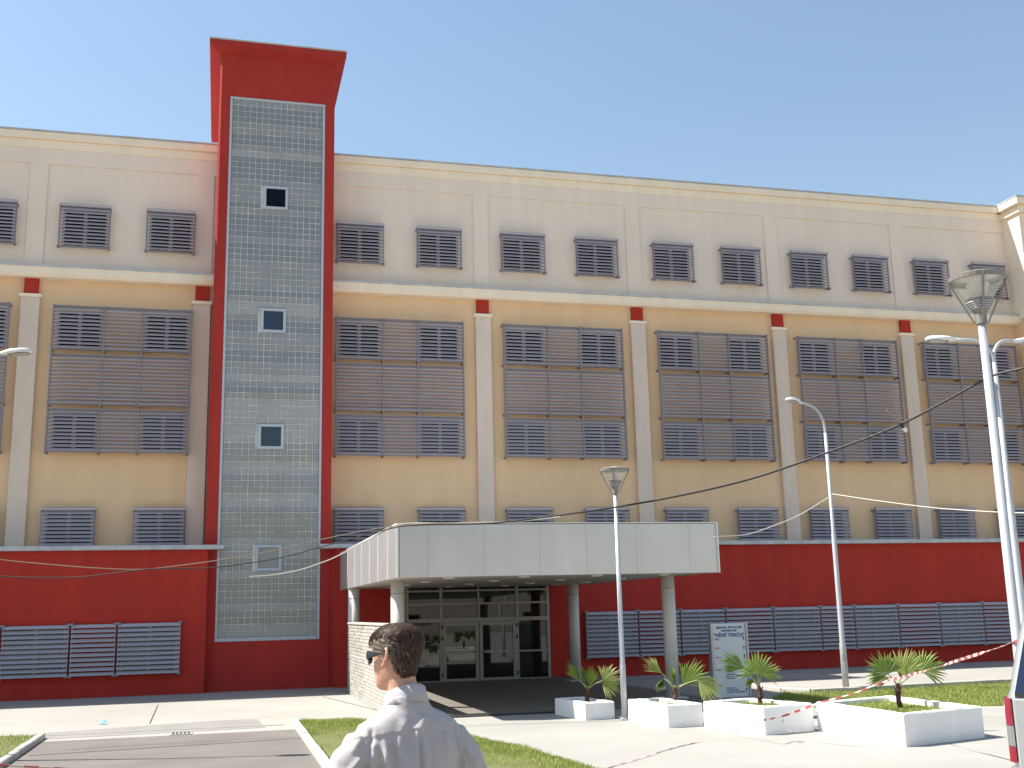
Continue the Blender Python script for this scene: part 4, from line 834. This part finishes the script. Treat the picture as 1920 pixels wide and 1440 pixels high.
def remeshed(mb, name, m_, parent, vox, smooth_it=4, fn=None):
    me0 = mb.mesh(name + '_src', m_); tmp = bpy.data.objects.new('tmp', me0); COL.objects.link(tmp)
    md = tmp.modifiers.new('r', 'REMESH'); md.mode = 'VOXEL'; md.voxel_size = vox
    sm = tmp.modifiers.new('s', 'SMOOTH'); sm.iterations = smooth_it; sm.factor = 0.5
    dg = bpy.context.evaluated_depsgraph_get(); me = bpy.data.meshes.new_from_object(tmp.evaluated_get(dg)); bpy.data.objects.remove(tmp); bpy.data.meshes.remove(me0)
    me.name = name; me.materials.clear(); me.materials.append(MATS[m_])
    n = len(me.vertices)
    if fn:
        co = np.zeros(n * 3, np.float32); no = np.zeros(n * 3, np.float32); me.vertices.foreach_get('co', co); me.vertices.foreach_get('normal', no)
        co = co.reshape(-1, 3); no = no.reshape(-1, 3); co = co + no * np.clip(1.5 * fn(co, no), -0.010, 0.05)[:, None]; me.vertices.foreach_set('co', co.astype(np.float32).ravel())
    me.polygons.foreach_set('use_smooth', [True] * len(me.polygons)); me.update()
    return make_obj(name, me, parent)
remeshed(bm_, 'body', 'skin', PER, 0.0042, 2)
# ---- shirt with yoke, pleat and sleeve creases
sh = MB()
loft(sh, [(0.83, 0.192, 0.125, 0), (0.95, 0.19, 0.125, 0), (1.10, 0.193, 0.124, 0), (SH - 0.17, 0.20, 0.122, 0), (SH - 0.10, 0.203, 0.114, -0.004), (SH - 0.045, 0.198, 0.100, -0.006), (SH - 0.005, 0.170, 0.088, -0.008), (SH + 0.025, 0.126, 0.080, -0.008), (SH + 0.05, 0.085, 0.074, -0.006), (SH + 0.075, 0.070, 0.071, -0.004), (SH + 0.095, 0.067, 0.069, -0.002)], 56)
for sx in (-1, 1):
    A = [Vector((sx * 0.105, -0.004, SH - 0.055)), Vector((sx * 0.168, -0.004, SH - 0.078)), Vector((sx * 0.214, -0.008, SH - 0.135)), Vector((sx * 0.245, -0.014, SH - 0.22)), Vector((sx * 0.262, -0.02, SH - 0.31)), Vector((sx * 0.268, 0.02, SH - 0.42)), Vector((sx * 0.27, 0.062, SH - 0.52))]
    sh.tube(A, [0.050, 0.066, 0.066, 0.063, 0.060, 0.052, 0.040], 20)
def folds(co, no):
    x, y, z = co[:, 0], co[:, 1], co[:, 2]; zz = z - SH; back = np.clip(-no[:, 1] * 1.6, 0, 1); d = np.zeros(len(x))
    def ridge(x0, z0, x1, z1, amp, wd, side=None):
        nonlocal d
        vx, vz = x1 - x0, z1 - z0; L2 = vx * vx + vz * vz; t = np.clip(((x - x0) * vx + (zz - z0) * vz) / L2, 0, 1)
        dist = np.hypot(x - x0 - t * vx, zz - z0 - t * vz); e = np.clip(np.minimum(t, 1 - t) * 5 + 0.12, 0, 1)
        d += amp * np.exp(-(dist / wd) ** 2) * e * (back if side is None else side)
    # yoke edge and box pleat
    yk = -0.012 + 0.01 * np.cos(x * 14); d += back * 0.0035 * (1 / (1 + np.exp(-(zz - yk + 0.02) * 900)))
    ridge(0.018, 0.0, 0.022, -0.40, 0.011, 0.013); ridge(-0.012, -0.02, -0.010, -0.40, 0.008, 0.012); ridge(0.006, -0.03, 0.006, -0.40, -0.007, 0.008)
    ridge(-0.125, -0.035, -0.100, -0.40, 0.012, 0.013); ridge(-0.098, -0.04, -0.070, -0.38, -0.009, 0.014); ridge(-0.150, -0.07, -0.115, -0.22, -0.010, 0.010); ridge(-0.165, -0.05, -0.128, -0.14, 0.008, 0.012)
    ridge(0.035, 0.03, -0.02, -0.06, 0.008, 0.016); ridge(-0.045, 0.02, -0.09, -0.12, 0.006, 0.016); ridge(0.06, 0.02, 0.12, -0.09, 0.005, 0.02); ridge(0.10, -0.03, 0.125, -0.12, 0.009, 0.014); ridge(0.075, -0.06, 0.06, -0.35, 0.005, 0.02)
    ridge(-0.05, -0.10, -0.035, -0.4, 0.006, 0.016); ridge(0.12, -0.15, 0.09, -0.4, -0.005, 0.018); ridge(0.14, -0.20, 0.10, -0.42, 0.006, 0.014)
    # armhole seams and sleeve creases
    one = np.clip(-no[:, 1] + 0.6, 0, 1)
    for sx in (-1, 1):
        ridge(sx * 0.158, -0.005, sx * 0.182, -0.12, -0.006, 0.007, one); ridge(sx * 0.182, -0.12, sx * 0.196, -0.30, -0.016, 0.011, one)
        ridge(sx * 0.20, -0.10, sx * 0.26, -0.16, 0.006, 0.010, one); ridge(sx * 0.205, -0.16, sx * 0.27, -0.21, -0.006, 0.010, one); ridge(sx * 0.21, -0.20, sx * 0.29, -0.27, 0.007, 0.011, one); ridge(sx * 0.22, -0.25, sx * 0.30, -0.30, -0.006, 0.010, one)
        ridge(sx * 0.19, -0.03, sx * 0.235, -0.09, 0.004, 0.012, one)
    d += 0.0022 * np.sin(x * 47 + 3 * np.sin(zz * 19)) * np.sin(zz * 23 + x * 11) + 0.0012 * np.sin(x * 91 + zz * 60)
    return d
for i_, v_ in enumerate(sh.v): sh.v[i_] = (v_[0] * SHW, v_[1] * 1.04, v_[2])
SHIRT = remeshed(sh, 'shirt', 'shirt_cotton', PER, 0.0055, 5, folds)
cl = MB(); rows = []
for k in range(49):
    a = R(-90 + 16 - 0 + (360 - 32) * k / 48 + 180); c, s_ = math.cos(a), math.sin(a); bk = (1 - s_) / 2         # bk = 1 at the back of the neck
    top = HZ - 0.006 + 0.062 * (bk - 0.55); r_ = 0.0665 + 0.004 * (1 - bk); cy = -0.002 + 0.012 * (1 - bk); fall = 0.060 + 0.014 * (1 - bk)
    pr_ = [(r_ + 0.003, top - 0.055), (r_ - 0.004, top - 0.002), (r_ - 0.001, top + 0.003), (r_ + 0.005, top + 0.001), (r_ + 0.013, top - fall * 0.55), (r_ + 0.021, top - fall), (r_ + 0.017, top - fall - 0.001), (r_ + 0.006, top - 0.02)]
    rows.append([(q * c, cy + q * s_ * 1.02, z) for q, z in pr_])
cl.grid(rows, True); cl.add(rows[0], [tuple(range(7, -1, -1))]); cl.add(rows[-1], [tuple(range(8))]); cl.build('collar', 'shirt_cotton', SHIRT, True, world=False)
tr_ = MB(); loft(tr_, [(0.80, 0.165, 0.115, 0), (0.90, 0.172, 0.12, 0), (1.0, 0.168, 0.115, 0), (1.02, 0.165, 0.11, 0)])
for sx in (-1, 1): tr_.tube([Vector((sx * 0.085, 0, 0.86)), Vector((sx * 0.09, 0.012, 0.66)), Vector((sx * 0.095, 0.014, 0.48)), Vector((sx * 0.10, -0.008, 0.28)), Vector((sx * 0.105, -0.012, 0.05))], [0.095, 0.088, 0.076, 0.072, 0.075], 18)
remeshed(tr_, 'trousers', 'trouser_cloth', PER, 0.012, 3)
for sx in (-1, 1):
    b_ = MB(); b_.tube([Vector((sx * 0.105, -0.075, 0.05)), Vector((sx * 0.105, -0.03, 0.055)), Vector((sx * 0.108, 0.06, 0.05)), Vector((sx * 0.114, 0.15, 0.036)), Vector((sx * 0.118, 0.205, 0.03))], [(0.036, 0.046), (0.046, 0.054), (0.05, 0.048), (0.048, 0.034), (0.028, 0.024)], 16); b_.build('shoe', 'shoe_leather', PER, True, world=False)
# ---- sunglasses
gl_ = MB()
def plate(mb, pts, th_):
    n = len(pts); c = sum((Vector(p) for p in pts), Vector()) / n; nr = Vector((c.x * 0.4, 1, 0)).normalized() * th_
    mb.add([H2B(p) for p in pts] + [H2B(Vector(p) + nr) for p in pts], [tuple(range(n)), tuple(range(2 * n - 1, n - 1, -1))] + [(i, n + i, n + (i + 1) % n, (i + 1) % n) for i in range(n)])
for sx in (-1, 1):
    plate(gl_, [(sx * (0.035 + 0.030 * math.cos(a)), 0.109 - 0.026 * ((0.035 + 0.030 * math.cos(a)) / 0.06) ** 2, 0.121 + 0.022 * math.sin(a) * (1.0 if math.sin(a) > 0 else 1.15)) for a in [2 * math.pi * k / 18 for k in range(18)]], 0.004)
    gl_.tube([H2B((sx * 0.059, 0.090, 0.131)), H2B((sx * 0.069, 0.080, 0.131)), H2B((sx * 0.0765, 0.045, 0.133)), H2B((sx * 0.0795, 0.0, 0.136)), H2B((sx * 0.079, -0.02, 0.128))], [(0.005, 0.017), (0.005, 0.017), (0.0032, 0.009), (0.0026, 0.005), (0.0026, 0.005)], 8)
gl_.tube([H2B((-0.012, 0.106, 0.129)), H2B((0, 0.110, 0.131)), H2B((0.012, 0.106, 0.129))], 0.003, 6)
gl_.build('sunglasses', 'sunglass', PER, False, world=False)
# ---- hair: a cap over the scalp and many short strands
def hairline(th):
    a = abs((math.degrees(th) + 180) % 360 - 180); return float(np.interp(a, [0, 35, 52, 62, 72, 80, 86, 98, 108, 122, 140, 180], [0.196, 0.192, 0.178, 0.150, 0.128, 0.118, 0.152, 0.156, 0.105, 0.072, 0.050, 0.038]))
cap = MB(); NT2 = 72; zz_ = [0.03 + 0.206 * math.sin(math.pi / 2 * k / 40) for k in range(41)]
P = [[hs(2 * math.pi * k / NT2, min(z, 0.236), 0.0055) for k in range(NT2)] for z in zz_]; idx = {}; vs = []; fs = []
for i in range(40):
    for k in range(NT2):
        if zz_[i] + 0.002 < hairline(2 * math.pi * (k + 0.5) / NT2): continue
        q = []
        for a, b_ in ((i, k), (i, (k + 1) % NT2), (i + 1, (k + 1) % NT2), (i + 1, k)):
            if (a, b_) not in idx: idx[(a, b_)] = len(vs); x, y, z = P[a][b_]; vs.append(H2B((x, y, z + (0.006 if a > 30 else 0))))
            q.append(idx[(a, b_)])
        fs.append(tuple(q))
cap.add(vs, fs); HAIR = cap.build('hair', 'hair_brown', PER, True, world=False)
st_ = MB(); hr = random.Random(3); cnt = 0
while cnt < 9000:
    th = hr.uniform(-math.pi, math.pi); z0 = 0.236 * (1 - hr.random() ** 1.6 * 0.86)
    if z0 < hairline(th) - 0.002: continue
    cnt += 1; ad = abs(math.degrees(th)); side = math.exp(-((ad - 78) / 38) ** 2) * (1 - sstep(0.165, 0.205, z0)); nape = sstep(0.12, 0.06, z0)
    L = hr.uniform(0.025, 0.05) * (1 - 0.55 * nape); pg = 0.03 + 0.75 * side; u = hr.random(); st_.cm = 2 if u < pg * 0.8 else (1 if u < pg * 0.8 + 0.22 else 0)
    pts = []; t_ = th; z = z0; lift = hr.uniform(0.004, 0.010) * (1 - 0.5 * nape); sg = 1 if th > 0 else -1
    sweep = (0.9 if side > 0.4 else 0.25) * sg + hr.uniform(-0.35, 0.35) + (0.35 if z0 > 0.19 else 0)
    for k in range(5):
        f = k / 4; off = 0.005 + lift * math.sin(math.pi * (0.25 + 0.6 * f)); x, y, zc = hs(t_, min(max(z, 0.02), 0.2355), off); pts.append(H2B((x, y, zc + (0.006 if z > 0.2 else 0.006 * max(0, (z - 0.17) / 0.03)))))
        rr = max(0.02, math.hypot(x, y)); slope = 0.35 if z > 0.215 else (0.7 if z > 0.19 else 1.0); z -= L / 4 * slope * (0.45 if side > 0.4 else 0.9); t_ += sweep * L / 4 / rr * 1.3
    wd = hr.uniform(0.0007, 0.0014)
    for k in range(4):
        a, b_ = pts[k], pts[k + 1]; tan = (b_ - a).normalized(); c = (a - hoff - Vector((0, 0, 0.12))).normalized(); sd_ = tan.cross(c).normalized(); w0 = wd * (1 - 0.2 * k); w1 = wd * (1 - 0.2 * (k + 1)) + 0.0001
        st_.add([a - sd_ * w0, a + sd_ * w0, b_ + sd_ * w1, b_ - sd_ * w1], [(0, 1, 2, 3)])
tag(st_.build('hair_strands', ['hair_brown', 'hair_light', 'hair_grey'], HAIR, True, world=False), kind='stuff')
